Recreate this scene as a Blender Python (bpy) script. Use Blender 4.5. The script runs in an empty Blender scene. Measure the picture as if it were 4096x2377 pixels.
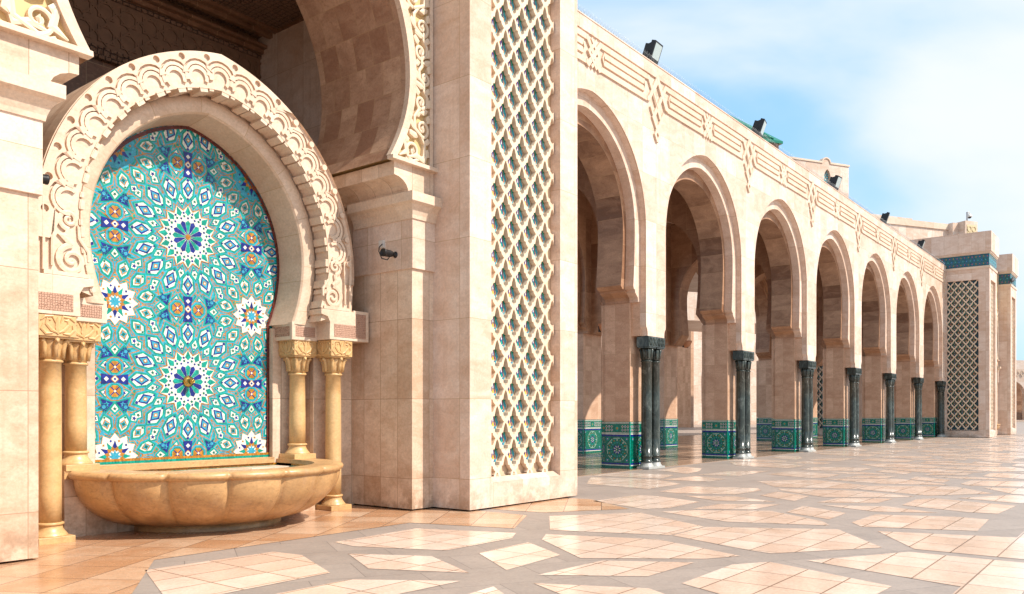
import bpy, bmesh, math, random
from mathutils import Vector, Matrix
random.seed(7)
R = math.radians
PI = math.pi
scene = bpy.context.scene
COL = scene.collection

# ------------------------------------------------------------------ camera, world, sun, exposure
cam_d = bpy.data.cameras.new('camera')
cam = bpy.data.objects.new('camera', cam_d)
COL.objects.link(cam)
cam.location = (0, 0, 1.6)
cam.rotation_euler = (R(90), 0, -math.atan2(0.7855, 0.6188))
cam_d.sensor_width = 36
cam_d.lens = 36 * 3279.6 / 4096
cam_d.shift_y = (1656.0 - 1188.5) / 4096
cam_d.clip_start = 0.1
cam_d.clip_end = 3000
scene.camera = cam

SUN_AZ, SUN_EL = 17.0, 46.0
sun_dir = Vector((math.sin(R(SUN_AZ)) * math.cos(R(SUN_EL)), -math.cos(R(SUN_AZ)) * math.cos(R(SUN_EL)), math.sin(R(SUN_EL))))
sd = bpy.data.lights.new('sun', 'SUN')
sd.energy = 4.7
sd.angle = R(0.6)
sd.color = (1.0, 0.93, 0.83)
sun = bpy.data.objects.new('sun', sd)
COL.objects.link(sun)
sun.rotation_euler = sun_dir.to_track_quat('Z', 'Y').to_euler()

world = bpy.data.worlds.new("World")
scene.world = world
world.use_nodes = True
wt = world.node_tree
wt.nodes.clear()
wo = wt.nodes.new('ShaderNodeOutputWorld')
bg = wt.nodes.new('ShaderNodeBackground')
sky = wt.nodes.new('ShaderNodeTexSky')
sky.sky_type = 'NISHITA'
sky.sun_disc = False
sky.sun_elevation = R(SUN_EL)
sky.sun_rotation = R(180 - SUN_AZ)
sky.air_density = 1.0
sky.dust_density = 1.2
sky.ozone_density = 1.6
tc = wt.nodes.new('ShaderNodeTexCoord')
mp = wt.nodes.new('ShaderNodeMapping')
mp.inputs['Scale'].default_value = (1.0, 1.0, 2.2)
mp.inputs['Rotation'].default_value = (R(12), R(8), R(20))
mp.inputs['Location'].default_value = (2.3, 0.4, 0.7)
n1 = wt.nodes.new('ShaderNodeTexNoise')
n1.inputs['Scale'].default_value = 1.5
n1.inputs['Detail'].default_value = 6
n1.inputs['Roughness'].default_value = 0.46
n1.inputs['Distortion'].default_value = 0.6
rmp = wt.nodes.new('ShaderNodeValToRGB')
rmp.color_ramp.elements[0].position = 0.34
rmp.color_ramp.elements[1].position = 0.62
rmp.color_ramp.interpolation = 'EASE'
mx = wt.nodes.new('ShaderNodeMixRGB')
mx.inputs[2].default_value = (6.9, 7.3, 7.6, 1)
gain = wt.nodes.new('ShaderNodeMixRGB')
gain.blend_type = 'MULTIPLY'
gain.inputs[0].default_value = 1
gain.inputs[2].default_value = (1.7, 2.0, 2.0, 1)
wt.links.new(tc.outputs['Generated'], mp.inputs[0])
wt.links.new(mp.outputs[0], n1.inputs['Vector'])
wt.links.new(n1.outputs[0], rmp.inputs[0])
wt.links.new(rmp.outputs[0], mx.inputs[0])
wt.links.new(sky.outputs[0], gain.inputs[1])
cst = wt.nodes.new('ShaderNodeMixRGB'); cst.inputs[0].default_value = 0.72
cst.inputs[2].default_value = (2.9, 5.3, 7.8, 1)
wt.links.new(gain.outputs[0], cst.inputs[1]); wt.links.new(cst.outputs[0], mx.inputs[1])
wt.links.new(mx.outputs[0], bg.inputs[0])
bg.inputs[1].default_value = 0.1
wt.links.new(bg.outputs[0], wo.inputs[0])

scene.view_settings.view_transform = 'Standard'
scene.view_settings.look = 'None'
scene.view_settings.exposure = 0.47
scene.view_settings.gamma = 1
scene.render.engine = 'CYCLES'
scene.cycles.max_bounces = 8
scene.cycles.diffuse_bounces = 6

# ------------------------------------------------------------------ helpers
W = {}          # world origin of every thing and part

def thing(name, label, cat, loc=(0, 0, 0), group=None, rz=0):
    o = bpy.data.objects.new(name, None)
    COL.objects.link(o)
    o.location = loc
    o.rotation_euler = (0, 0, rz)
    o['label'] = label
    o['category'] = cat
    if group:
        o['group'] = group
    W[o.name] = Vector(loc)
    return o

def copy_tree(o, parent=None, loc=None, label=None, group=None):
    c = o.copy()
    COL.objects.link(c)
    if parent:
        c.parent = parent
    if loc is not None:
        c.location = loc
    if label:
        c['label'] = label
    if group:
        c['group'] = group
    for ch in list(o.children):
        copy_tree(ch, c)
    return c

class MB:
    def __init__(s):
        s.v = []; s.f = []; s.m = []; s.uv = []; s.sm = []
    def add(s, vs, fs, mi=0, uvs=None, smooth=False):
        b = len(s.v)
        s.v += [tuple(p) for p in vs]
        for i, f in enumerate(fs):
            s.f.append([b + k for k in f])
            s.m.append(mi)
            s.sm.append(smooth)
            s.uv.append(uvs[i] if uvs else None)
        return s
    def box(s, x0, x1, y0, y1, z0, z1, mi=0):
        vs = [(x0, y0, z0), (x1, y0, z0), (x1, y1, z0), (x0, y1, z0), (x0, y0, z1), (x1, y0, z1), (x1, y1, z1), (x0, y1, z1)]
        fs = [(0, 3, 2, 1), (4, 5, 6, 7), (0, 1, 5, 4), (1, 2, 6, 5), (2, 3, 7, 6), (3, 0, 4, 7)]
        return s.add(vs, fs, mi)
    def poly(s, pts, y, mi=0):        # flat polygon in the XZ plane facing -Y
        a = sum(pts[i][0] * pts[(i + 1) % len(pts)][1] - pts[(i + 1) % len(pts)][0] * pts[i][1] for i in range(len(pts)))
        if a < 0:
            pts = pts[::-1]
        return s.add([(p[0], y, p[1]) for p in pts], [list(range(len(pts)))], mi)
    def prism(s, pts, y0, y1, mi=0):  # XZ outline from y0 (front) to y1
        a = sum(pts[i][0] * pts[(i + 1) % len(pts)][1] - pts[(i + 1) % len(pts)][0] * pts[i][1] for i in range(len(pts)))
        if a < 0:
            pts = pts[::-1]
        n = len(pts)
        vs = [(p[0], y0, p[1]) for p in pts] + [(p[0], y1, p[1]) for p in pts]
        fs = [list(range(n)), list(range(2 * n - 1, n - 1, -1))]
        fs += [[(i + 1) % n, i, i + n, (i + 1) % n + n] for i in range(n)]
        return s.add(vs, fs, mi)
    def xprism(s, pts, x0, x1, mi=0):  # YZ outline from x0 to x1
        a = sum(pts[i][0] * pts[(i + 1) % len(pts)][1] - pts[(i + 1) % len(pts)][0] * pts[i][1] for i in range(len(pts)))
        if a < 0:
            pts = pts[::-1]
        n = len(pts)
        vs = [(x0, p[0], p[1]) for p in pts] + [(x1, p[0], p[1]) for p in pts]
        fs = [list(range(n - 1, -1, -1)), list(range(n, 2 * n))]
        fs += [[i, (i + 1) % n, (i + 1) % n + n, i + n] for i in range(n)]
        return s.add(vs, fs, mi)
    def lathe(s, cx, cy, prof, n=24, mi=0, a0=0, a1=2 * PI, smooth=True, cap=True, rf=None):
        full = abs(a1 - a0 - 2 * PI) < 1e-6
        k = n if full else n + 1
        vs = []
        for (r, z) in prof:
            for i in range(k):
                a = a0 + (a1 - a0) * i / n
                rr = r * (rf(a, z) if rf else 1)
                vs.append((cx + rr * math.cos(a), cy + rr * math.sin(a), z))
        fs = []
        for j in range(len(prof) - 1):
            for i in range(n):
                i2 = (i + 1) % k
                fs.append((j * k + i, j * k + i2, (j + 1) * k + i2, (j + 1) * k + i))
        s.add(vs, fs, mi, smooth=smooth)
        if cap and full:
            b = len(s.v) - len(vs)
            s.f.append([b + (len(prof) - 1) * k + i for i in range(k)]); s.m.append(mi); s.sm.append(False); s.uv.append(None)
            s.f.append([b + i for i in range(k - 1, -1, -1)]); s.m.append(mi); s.sm.append(False); s.uv.append(None)
        return s
    def tube(s, pts, r, n=8, mi=0):
        pts = [Vector(p) for p in pts]
        vs = []
        for i, p in enumerate(pts):
            t = (pts[min(i + 1, len(pts) - 1)] - pts[max(i - 1, 0)]).normalized()
            u = t.cross(Vector((0, 0, 1)))
            if u.length < 1e-3:
                u = t.cross(Vector((1, 0, 0)))
            u.normalize(); w = t.cross(u)
            rr = r[i] if isinstance(r, (list, tuple)) else r
            for k in range(n):
                a = 2 * PI * k / n
                vs.append(p + u * rr * math.cos(a) + w * rr * math.sin(a))
        fs = [(i * n + k, i * n + (k + 1) % n, (i + 1) * n + (k + 1) % n, (i + 1) * n + k) for i in range(len(pts) - 1) for k in range(n)]
        fs += [list(range(n))[::-1], [(len(pts) - 1) * n + k for k in range(n)]]
        return s.add(vs, fs, mi, smooth=True)
    def strip(s, rows, mi=0, smooth=False, uvw=None):   # rows of equal-length point lists -> quads with uv (v along row)
        n = len(rows[0])
        vs = [p for r in rows for p in r]
        L = [0]
        for i in range(1, n):
            L.append(L[-1] + (Vector(rows[0][i]) - Vector(rows[0][i - 1])).length)
        U = [0]
        for j in range(1, len(rows)):
            U.append(U[-1] + (Vector(rows[j][n // 3]) - Vector(rows[j - 1][n // 3])).length)
        fs, uvs = [], []
        for j in range(len(rows) - 1):
            for i in range(n - 1):
                fs.append((j * n + i, j * n + i + 1, (j + 1) * n + i + 1, (j + 1) * n + i))
                uvs.append([(U[j], L[i]), (U[j], L[i + 1]), (U[j + 1], L[i + 1]), (U[j + 1], L[i])])
        return s.add(vs, fs, mi, uvs, smooth)
    def ribbon(s, pts, wid, yf, yb, ridge=0.0, mi=0, closed=False):
        # raised strap following an XZ polyline; wid scalar or list; ridge lifts the middle toward the viewer
        n = len(pts)
        P = [Vector((p[0], p[1])) for p in pts]
        Lf, Rt = [], []
        for i in range(n):
            if closed:
                a = (P[i] - P[i - 1]); b = (P[(i + 1) % n] - P[i])
            else:
                a = P[i] - P[max(i - 1, 0)]; b = P[min(i + 1, n - 1)] - P[i]
                if i == 0: a = b
                if i == n - 1: b = a
            a = a.normalized() if a.length else b.normalized()
            b = b.normalized() if b.length else a
            t = (a + b)
            t = t.normalized() if t.length > 1e-6 else a
            nr = Vector((-t.y, t.x))
            m = 1 / max(0.35, nr.dot(Vector((-a.y, a.x))))
            w = (wid[i] if isinstance(wid, (list, tuple)) else wid) * 0.5 * m
            Lf.append(P[i] + nr * w); Rt.append(P[i] - nr * w)
        rows = []
        for i in range(n):
            l, r_, c = Lf[i], Rt[i], P[i]
            rows.append([(l.x, yb, l.y), (l.x, yf, l.y), (c.x, yf - ridge, c.y), (r_.x, yf, r_.y), (r_.x, yb, r_.y)])
        if closed:
            rows.append(rows[0])
        vs = [p for r_ in rows for p in r_]
        fs = []
        for i in range(len(rows) - 1):
            for k in range(4):
                fs.append((i * 5 + k, (i + 1) * 5 + k, (i + 1) * 5 + k + 1, i * 5 + k + 1))
        if not closed:
            fs.append((0, 1, 2, 3, 4)); b = (len(rows) - 1) * 5
            fs.append((b + 4, b + 3, b + 2, b + 1, b))
        return s.add(vs, fs, mi)

def put(mb, name, mats, parent=None, loc=None, org=None, kind=None, bevel=0, recalc=True):
    """link mb as ONE mesh. verts are world coords unless loc is given (then local to loc, which is relative to the parent)"""
    me = bpy.data.meshes.new(name)
    off = Vector((0, 0, 0))
    if loc is None:
        if parent is not None:
            off = W[parent.name]
        elif org is not None:
            off = Vector(org)
    me.from_pydata([tuple(Vector(v) - off) for v in mb.v], [], mb.f)
    if not isinstance(mats, (list, tuple)):
        mats = [mats]
    for m in mats:
        me.materials.append(m)
    for i, p in enumerate(me.polygons):
        p.material_index = mb.m[i]
        p.use_smooth = mb.sm[i]
    if any(u is not None for u in mb.uv):
        ul = me.uv_layers.new(name='UVMap')
        for i, p in enumerate(me.polygons):
            if mb.uv[i]:
                for k, li in enumerate(p.loop_indices):
                    ul.data[li].uv = mb.uv[i][k]
    if recalc:
        bm = bmesh.new(); bm.from_mesh(me)
        bmesh.ops.recalc_face_normals(bm, faces=bm.faces)
        bm.to_mesh(me); bm.free()
    o = bpy.data.objects.new(name, me)
    COL.objects.link(o)
    if parent is not None:
        o.parent = parent
        if loc is not None:
            o.location = loc
            W[o.name] = W[parent.name] + Vector(loc)
        else:
            W[o.name] = W[parent.name]
    else:
        o.location = off if loc is None else loc
        W[o.name] = Vector(o.location)
    if kind:
        o['kind'] = kind
    if bevel:
        b = o.modifiers.new('bevel', 'BEVEL'); b.width = bevel; b.segments = 2; b.limit_method = 'ANGLE'; b.angle_limit = R(40)
    return o

def tag(o, label, cat, group=None):
    o['label'] = label; o['category'] = cat
    if group: o['group'] = group
    return o

def plate(mb, loops, y0, y1, mi=0, axis='y'):
    """flat slab with holes: loops in (x,z) (or (y,z) for axis x), spanning y0..y1"""
    cu = bpy.data.curves.new('tmp', 'CURVE'); cu.dimensions = '2D'; cu.fill_mode = 'BOTH'
    for lp in loops:
        sp = cu.splines.new('POLY'); sp.points.add(len(lp) - 1)
        for i, p in enumerate(lp):
            sp.points[i].co = (p[0], p[1], 0, 1)
        sp.use_cyclic_u = True
    cu.extrude = abs(y1 - y0) / 2
    ob = bpy.data.objects.new('tmp', cu)
    me = bpy.data.meshes.new_from_object(ob)
    ym = (y0 + y1) / 2
    if axis == 'y':
        vs = [(v.co.x, ym - v.co.z, v.co.y) for v in me.vertices]
    else:
        vs = [(ym + v.co.z, v.co.x, v.co.y) for v in me.vertices]
    mb.add(vs, [list(p.vertices) for p in me.polygons], mi)
    bpy.data.objects.remove(ob); bpy.data.curves.remove(cu); bpy.data.meshes.remove(me)
    return mb

def arc(w, z0, apex, foot_z, foot_w, n=20, nf=6, cx=0.0):
    """pointed horseshoe arch outline from left foot over the apex to the right foot, (x,z)"""
    h = apex - z0
    c = (h * h - w * w) / (2 * w)
    Rr = w + c
    a1 = math.atan2(h, c)       # angle at apex measured from centre (-c,z0)
    right = []
    for i in range(n + 1):
        a = a1 * i / n
        right.append((-c + Rr * math.cos(a), z0 + Rr * math.sin(a)))
    low = []
    for i in range(nf):
        t = 1 - i / nf
        z = z0 - (z0 - foot_z) * t
        low.append((w - (w - foot_w) * t * t, z))
    rt = low + right            # from the foot up to the apex
    lf = [(-x, z) for x, z in rt]
    pts = lf + rt[:-1][::-1]
    return [(cx + x, z) for x, z in pts]

# ------------------------------------------------------------------ materials
def new_mat(name):
    m = bpy.data.materials.new(name); m.use_nodes = True
    nt = m.node_tree; b = nt.nodes['Principled BSDF']
    return m, nt, b

def plain(name, col, rough=0.5, metal=0.0, spec=None, noise=0.0, nscale=8.0):
    m, nt, b = new_mat(name)
    b.inputs['Base Color'].default_value = (*col, 1)
    b.inputs['Roughness'].default_value = rough
    b.inputs['Metallic'].default_value = metal
    if noise:
        g = nt.nodes.new('ShaderNodeNewGeometry')
        n = nt.nodes.new('ShaderNodeTexNoise'); n.inputs['Scale'].default_value = nscale; n.inputs['Detail'].default_value = 5
        r = nt.nodes.new('ShaderNodeMapRange'); r.inputs[3].default_value = 1 - noise; r.inputs[4].default_value = 1 + noise
        mu = nt.nodes.new('ShaderNodeMixRGB'); mu.blend_type = 'MULTIPLY'; mu.inputs[0].default_value = 1
        mu.inputs[1].default_value = (*col, 1)
        nt.links.new(g.outputs['Position'], n.inputs['Vector']); nt.links.new(n.outputs[0], r.inputs[0])
        nt.links.new(r.outputs[0], mu.inputs[2]); nt.links.new(mu.outputs[0], b.inputs['Base Color'])
    return m

def stone(name, c1, c2, bw=0.62, bh=1.32, offset=0.0, rough=0.42, uv=False, stain=0.25, vein=0.25, joint=0.004, cj=(0.42, 0.27, 0.15), pores=0.5, z_off=0.53, tint=(0.50, 0.30, 0.17), bump=0.15, dirt=0.0, varied=1.0, floor=False, rot=0.0):
    """travertine slabs: brick joints, slab-to-slab tone, cloudy veins, small pores"""
    m, nt, b = new_mat(name)
    N, L = nt.nodes, nt.links
    geo = N.new('ShaderNodeNewGeometry')
    def math_(op, a, b_=None, c=None):
        n = N.new('ShaderNodeMath'); n.operation = op
        for i, x in enumerate((a, b_, c)):
            if x is None: continue
            if isinstance(x, (int, float)): n.inputs[i].default_value = x
            else: L.new(x, n.inputs[i])
        return n.outputs[0]
    if uv:
        t = N.new('ShaderNodeUVMap'); vec = t.outputs[0]
    elif floor:
        t = N.new('ShaderNodeMapping'); t.inputs['Rotation'].default_value = (0, 0, rot)
        L.new(geo.outputs['Position'], t.inputs[0]); vec = t.outputs[0]
    else:
        sp = N.new('ShaderNodeSeparateXYZ'); L.new(geo.outputs['Position'], sp.inputs[0])
        sn = N.new('ShaderNodeSeparateXYZ'); L.new(geo.outputs['True Normal'], sn.inputs[0])
        ax = math_('ABSOLUTE', sn.outputs[0]); ay = math_('ABSOLUTE', sn.outputs[1])
        k = math_('GREATER_THAN', ax, ay)
        dx = math_('SUBTRACT', sp.outputs[1], sp.outputs[0])
        u = math_('MULTIPLY_ADD', dx, k, sp.outputs[0])
        z = math_('SUBTRACT', sp.outputs[2], z_off)
        cb = N.new('ShaderNodeCombineXYZ'); L.new(u, cb.inputs[0]); L.new(z, cb.inputs[1]); vec = cb.outputs[0]
    br = N.new('ShaderNodeTexBrick'); L.new(vec, br.inputs['Vector'])
    br.offset = offset; br.squash = 1
    br.inputs['Color1'].default_value = (0, 0, 0, 1); br.inputs['Color2'].default_value = (1, 1, 1, 1)
    br.inputs['Mortar'].default_value = (0.5, 0.5, 0.5, 1)
    br.inputs['Scale'].default_value = 1; br.inputs['Mortar Size'].default_value = joint; br.inputs['Mortar Smooth'].default_value = 0.1
    br.inputs['Brick Width'].default_value = bw; br.inputs['Row Height'].default_value = bh
    # clouds, offset per slab
    addv = N.new('ShaderNodeVectorMath'); addv.operation = 'MULTIPLY_ADD'
    L.new(br.outputs['Color'], addv.inputs[0]); addv.inputs[1].default_value = (7, 3, 5); L.new(geo.outputs['Position'], addv.inputs[2])
    mp_ = N.new('ShaderNodeMapping'); L.new(addv.outputs[0], mp_.inputs[0]); mp_.inputs['Scale'].default_value = (1, 1, 2.2)
    n1_ = N.new('ShaderNodeTexNoise'); L.new(mp_.outputs[0], n1_.inputs['Vector']); n1_.inputs['Scale'].default_value = 1.6; n1_.inputs['Detail'].default_value = 7; n1_.inputs['Roughness'].default_value = 0.62; n1_.inputs['Distortion'].default_value = 0.7
    n2_ = N.new('ShaderNodeTexNoise'); L.new(mp_.outputs[0], n2_.inputs['Vector']); n2_.inputs['Scale'].default_value = 7.5; n2_.inputs['Detail'].default_value = 6; n2_.inputs['Roughness'].default_value = 0.6; n2_.inputs['Distortion'].default_value = 1.4
    mixc = N.new('ShaderNodeMixRGB'); mixc.inputs[1].default_value = (*c1, 1); mixc.inputs[2].default_value = (*c2, 1)
    r1 = N.new('ShaderNodeMapRange'); r1.inputs[1].default_value = 0.36; r1.inputs[2].default_value = 0.64; L.new(n1_.outputs[0], r1.inputs[0])
    f = math_('MULTIPLY', r1.outputs[0], 0.52)
    f2 = math_('MULTIPLY_ADD', br.outputs['Color'], 0.48 * varied, f)
    L.new(f2, mixc.inputs[0])
    # vein / rusty clouds
    r2 = N.new('ShaderNodeMapRange'); r2.inputs[1].default_value = 0.52; r2.inputs[2].default_value = 0.75; r2.inputs[4].default_value = vein; L.new(n2_.outputs[0], r2.inputs[0])
    mv = N.new('ShaderNodeMixRGB'); L.new(r2.outputs[0], mv.inputs[0]); L.new(mixc.outputs[0], mv.inputs[1]); mv.inputs[2].default_value = (*tint, 1)
    # larger stains
    n3_ = N.new('ShaderNodeTexNoise'); L.new(geo.outputs['Position'], n3_.inputs['Vector']); n3_.inputs['Scale'].default_value = 0.75; n3_.inputs['Detail'].default_value = 8; n3_.inputs['Roughness'].default_value = 0.7
    r3 = N.new('ShaderNodeMapRange'); r3.inputs[1].default_value = 0.5; r3.inputs[2].default_value = 0.8; r3.inputs[4].default_value = stain; L.new(n3_.outputs[0], r3.inputs[0])
    ms = N.new('ShaderNodeMixRGB'); L.new(r3.outputs[0], ms.inputs[0]); L.new(mv.outputs[0], ms.inputs[1]); ms.inputs[2].default_value = (*[t_ * 0.9 for t_ in tint], 1)
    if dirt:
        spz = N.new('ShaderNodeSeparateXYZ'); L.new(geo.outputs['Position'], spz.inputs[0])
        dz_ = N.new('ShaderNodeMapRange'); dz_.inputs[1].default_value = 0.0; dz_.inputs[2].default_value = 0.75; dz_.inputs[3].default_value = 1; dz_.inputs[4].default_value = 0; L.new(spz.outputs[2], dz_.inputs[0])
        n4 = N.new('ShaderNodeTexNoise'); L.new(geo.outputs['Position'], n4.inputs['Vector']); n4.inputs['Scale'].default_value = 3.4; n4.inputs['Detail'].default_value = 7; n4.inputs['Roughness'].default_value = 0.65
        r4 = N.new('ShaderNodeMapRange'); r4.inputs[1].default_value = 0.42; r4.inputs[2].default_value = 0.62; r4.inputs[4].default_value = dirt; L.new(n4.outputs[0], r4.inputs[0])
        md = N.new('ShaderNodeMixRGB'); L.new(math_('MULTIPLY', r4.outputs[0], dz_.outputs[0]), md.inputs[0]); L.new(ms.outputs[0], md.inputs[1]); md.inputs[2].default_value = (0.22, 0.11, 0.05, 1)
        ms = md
        # vertical run-off streaks
        ma = N.new('ShaderNodeMapping'); L.new(geo.outputs['Position'], ma.inputs[0]); ma.inputs['Scale'].default_value = (5, 5, 0.35)
        n5 = N.new('ShaderNodeTexNoise'); L.new(ma.outputs[0], n5.inputs['Vector']); n5.inputs['Scale'].default_value = 1.5; n5.inputs['Detail'].default_value = 4
        r5 = N.new('ShaderNodeMapRange'); r5.inputs[1].default_value = 0.55; r5.inputs[2].default_value = 0.72; r5.inputs[4].default_value = 0.28; L.new(n5.outputs[0], r5.inputs[0])
        mk = N.new('ShaderNodeMixRGB'); L.new(r5.outputs[0], mk.inputs[0]); L.new(ms.outputs[0], mk.inputs[1]); mk.inputs[2].default_value = (0.42, 0.27, 0.17, 1)
        ms = mk
    # pores: short dark dashes
    mq = N.new('ShaderNodeMapping'); L.new(geo.outputs['Position'], mq.inputs[0]); mq.inputs['Scale'].default_value = (16, 16, 34) if not floor else (5, 11, 6)
    vo = N.new('ShaderNodeTexVoronoi'); L.new(mq.outputs[0], vo.inputs['Vector']); vo.inputs['Scale'].default_value = 1
    rp = N.new('ShaderNodeMapRange'); rp.inputs[1].default_value = 0.07; rp.inputs[2].default_value = 0.12; rp.inputs[3].default_value = pores; rp.inputs[4].default_value = 0; L.new(vo.outputs['Distance'], rp.inputs[0])
    gate = math_('GREATER_THAN', n2_.outputs[0], 0.55)
    pf = math_('MULTIPLY', rp.outputs[0], gate)
    mpz = N.new('ShaderNodeMixRGB'); L.new(pf, mpz.inputs[0]); L.new(ms.outputs[0], mpz.inputs[1]); mpz.inputs[2].default_value = (tint[0] * .55, tint[1] * .5, tint[2] * .5, 1)
    n6 = N.new('ShaderNodeTexNoise'); L.new(geo.outputs['Position'], n6.inputs['Vector']); n6.inputs['Scale'].default_value = 26; n6.inputs['Detail'].default_value = 5; n6.inputs['Roughness'].default_value = 0.75
    r6 = N.new('ShaderNodeMapRange'); r6.inputs[1].default_value = 0.32; r6.inputs[2].default_value = 0.68; r6.inputs[3].default_value = 0.84; r6.inputs[4].default_value = 1.10; L.new(n6.outputs[0], r6.inputs[0])
    mg = N.new('ShaderNodeMixRGB'); mg.blend_type = 'MULTIPLY'; mg.inputs[0].default_value = 1; L.new(mpz.outputs[0], mg.inputs[1]); L.new(r6.outputs[0], mg.inputs[2])
    mpz = mg
    mj = N.new('ShaderNodeMixRGB'); L.new(br.outputs['Fac'], mj.inputs[0]); L.new(mpz.outputs[0], mj.inputs[1]); mj.inputs[2].default_value = (*cj, 1)
    L.new(mj.outputs[0], b.inputs['Base Color'])
    rr = math_('MULTIPLY_ADD', n2_.outputs[0], 0.3, rough - 0.15)
    L.new(rr, b.inputs['Roughness'])
    hb = math_('MULTIPLY_ADD', br.outputs['Fac'], -1.0, math_('MULTIPLY', n2_.outputs[0], 0.25))
    hb2 = math_('SUBTRACT', hb, math_('MULTIPLY', pf, 0.6))
    bp = N.new('ShaderNodeBump'); bp.inputs['Strength'].default_value = bump; bp.inputs['Distance'].default_value = 0.01; L.new(hb2, bp.inputs['Height'])
    L.new(bp.outputs[0], b.inputs['Normal'])
    return m

CREAM = (0.79, 0.655, 0.56); CREAM2 = (0.58, 0.395, 0.285)
M_wall = stone('travertine_wall', CREAM, CREAM2, bw=0.82, bh=1.32, stain=0.32, vein=0.3, tint=(0.58, 0.35, 0.22), dirt=0.55, varied=1.2)
M_pier = stone('travertine_pier', (0.78, 0.62, 0.485), (0.52, 0.345, 0.23), bw=0.415, bh=1.32, joint=0.0045, cj=(0.34, 0.21, 0.13), stain=0.45, vein=0.4, tint=(0.44, 0.25, 0.15), dirt=0.75, varied=1.3)
M_plainst = stone('travertine_carved', (0.74, 0.59, 0.46), (0.60, 0.44, 0.32), bw=1.1, bh=1.9, stain=0.25, vein=0.3, joint=0.002)
M_ringst = stone('travertine_ring', (0.74, 0.58, 0.45), (0.58, 0.41, 0.29), bw=50, bh=50, z_off=-20, stain=0.3, vein=0.35)
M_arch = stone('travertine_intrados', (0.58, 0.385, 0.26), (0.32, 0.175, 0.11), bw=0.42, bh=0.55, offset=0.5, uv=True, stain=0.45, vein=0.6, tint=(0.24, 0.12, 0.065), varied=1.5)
M_archl = stone('travertine_archivolt', (0.68, 0.52, 0.39), (0.52, 0.36, 0.25), bw=5.0, bh=0.75, uv=True, stain=0.35, vein=0.45)
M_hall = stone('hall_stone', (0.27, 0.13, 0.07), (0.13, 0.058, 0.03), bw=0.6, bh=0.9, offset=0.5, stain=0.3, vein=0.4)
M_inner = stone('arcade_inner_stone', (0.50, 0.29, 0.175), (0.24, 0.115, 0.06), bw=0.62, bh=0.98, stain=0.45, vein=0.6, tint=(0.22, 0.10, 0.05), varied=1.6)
M_pillar = stone('pillar_stone', (0.70, 0.47, 0.33), (0.46, 0.27, 0.17), bw=0.46, bh=0.98, z_off=0.40, stain=0.35, vein=0.5, tint=(0.34, 0.17, 0.095), varied=1.3)
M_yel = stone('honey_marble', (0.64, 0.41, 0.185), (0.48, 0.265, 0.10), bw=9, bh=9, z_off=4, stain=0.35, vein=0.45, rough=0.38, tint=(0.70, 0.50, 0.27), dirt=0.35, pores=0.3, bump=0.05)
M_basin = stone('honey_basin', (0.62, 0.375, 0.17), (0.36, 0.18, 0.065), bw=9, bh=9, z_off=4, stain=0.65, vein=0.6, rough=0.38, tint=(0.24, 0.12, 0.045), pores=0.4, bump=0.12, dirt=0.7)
M_slab = stone('floor_marble', (0.80, 0.64, 0.54), (0.64, 0.455, 0.35), bw=0.62, bh=0.47, offset=0.0, floor=True, rot=R(0), stain=0.25, vein=0.25, rough=0.2, joint=0.009, cj=(0.25, 0.16, 0.11), tint=(0.54, 0.33, 0.20), bump=0.02, pores=0.15, varied=1.5)
M_slabB = stone('floor_marble_b', (0.64, 0.45, 0.31), (0.46, 0.245, 0.13), bw=0.62, bh=0.62, offset=0.0, floor=True, rot=R(-32), stain=0.35, vein=0.25, rough=0.24, joint=0.007, cj=(0.16, 0.09, 0.06), tint=(0.44, 0.19, 0.07), bump=0.02, pores=0.2, varied=1.6)
M_gran = stone('floor_granite', (0.345, 0.28, 0.24), (0.26, 0.21, 0.18), bw=1.1, bh=0.8, offset=0.5, floor=True, rot=R(30), stain=0.2, vein=0.2, rough=0.5, joint=0.004, cj=(0.12, 0.10, 0.09), tint=(0.22, 0.175, 0.145), pores=0.2)
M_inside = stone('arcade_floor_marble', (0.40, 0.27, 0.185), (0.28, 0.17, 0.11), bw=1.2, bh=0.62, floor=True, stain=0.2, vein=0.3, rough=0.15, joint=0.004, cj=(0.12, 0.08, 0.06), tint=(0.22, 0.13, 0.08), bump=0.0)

def carved(name, c1, c2, scale, dark=0.4, rough=0.6, strength=1.0, dist=0.04):
    m, nt, b = new_mat(name); N, L = nt.nodes, nt.links
    g = N.new('ShaderNodeNewGeometry')
    v = N.new('ShaderNodeTexVoronoi'); v.feature = 'DISTANCE_TO_EDGE'; v.inputs['Scale'].default_value = scale; v.inputs['Randomness'].default_value = 0.35
    L.new(g.outputs['Position'], v.inputs['Vector'])
    r = N.new('ShaderNodeMapRange'); r.inputs[1].default_value = 0.02; r.inputs[2].default_value = 0.10; L.new(v.outputs[0], r.inputs[0])
    v2 = N.new('ShaderNodeTexVoronoi'); v2.inputs['Scale'].default_value = scale * 3.1; L.new(g.outputs['Position'], v2.inputs['Vector'])
    mi = N.new('ShaderNodeMixRGB'); mi.inputs[1].default_value = (*c2, 1); mi.inputs[2].default_value = (*c1, 1); L.new(r.outputs[0], mi.inputs[0])
    L.new(mi.outputs[0], b.inputs['Base Color']); b.inputs['Roughness'].default_value = rough
    ad = N.new('ShaderNodeMath'); ad.operation = 'MULTIPLY_ADD'; L.new(v2.outputs[0], ad.inputs[0]); ad.inputs[1].default_value = -0.7; L.new(r.outputs[0], ad.inputs[2])
    bp = N.new('ShaderNodeBump'); bp.inputs['Strength'].default_value = strength; bp.inputs['Distance'].default_value = dist; L.new(ad.outputs[0], bp.inputs['Height'])
    L.new(bp.outputs[0], b.inputs['Normal'])
    return m
M_carve_dark = carved('carved_dark_stucco', (0.20, 0.12, 0.075), (0.09, 0.05, 0.03), 2.6)
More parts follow.
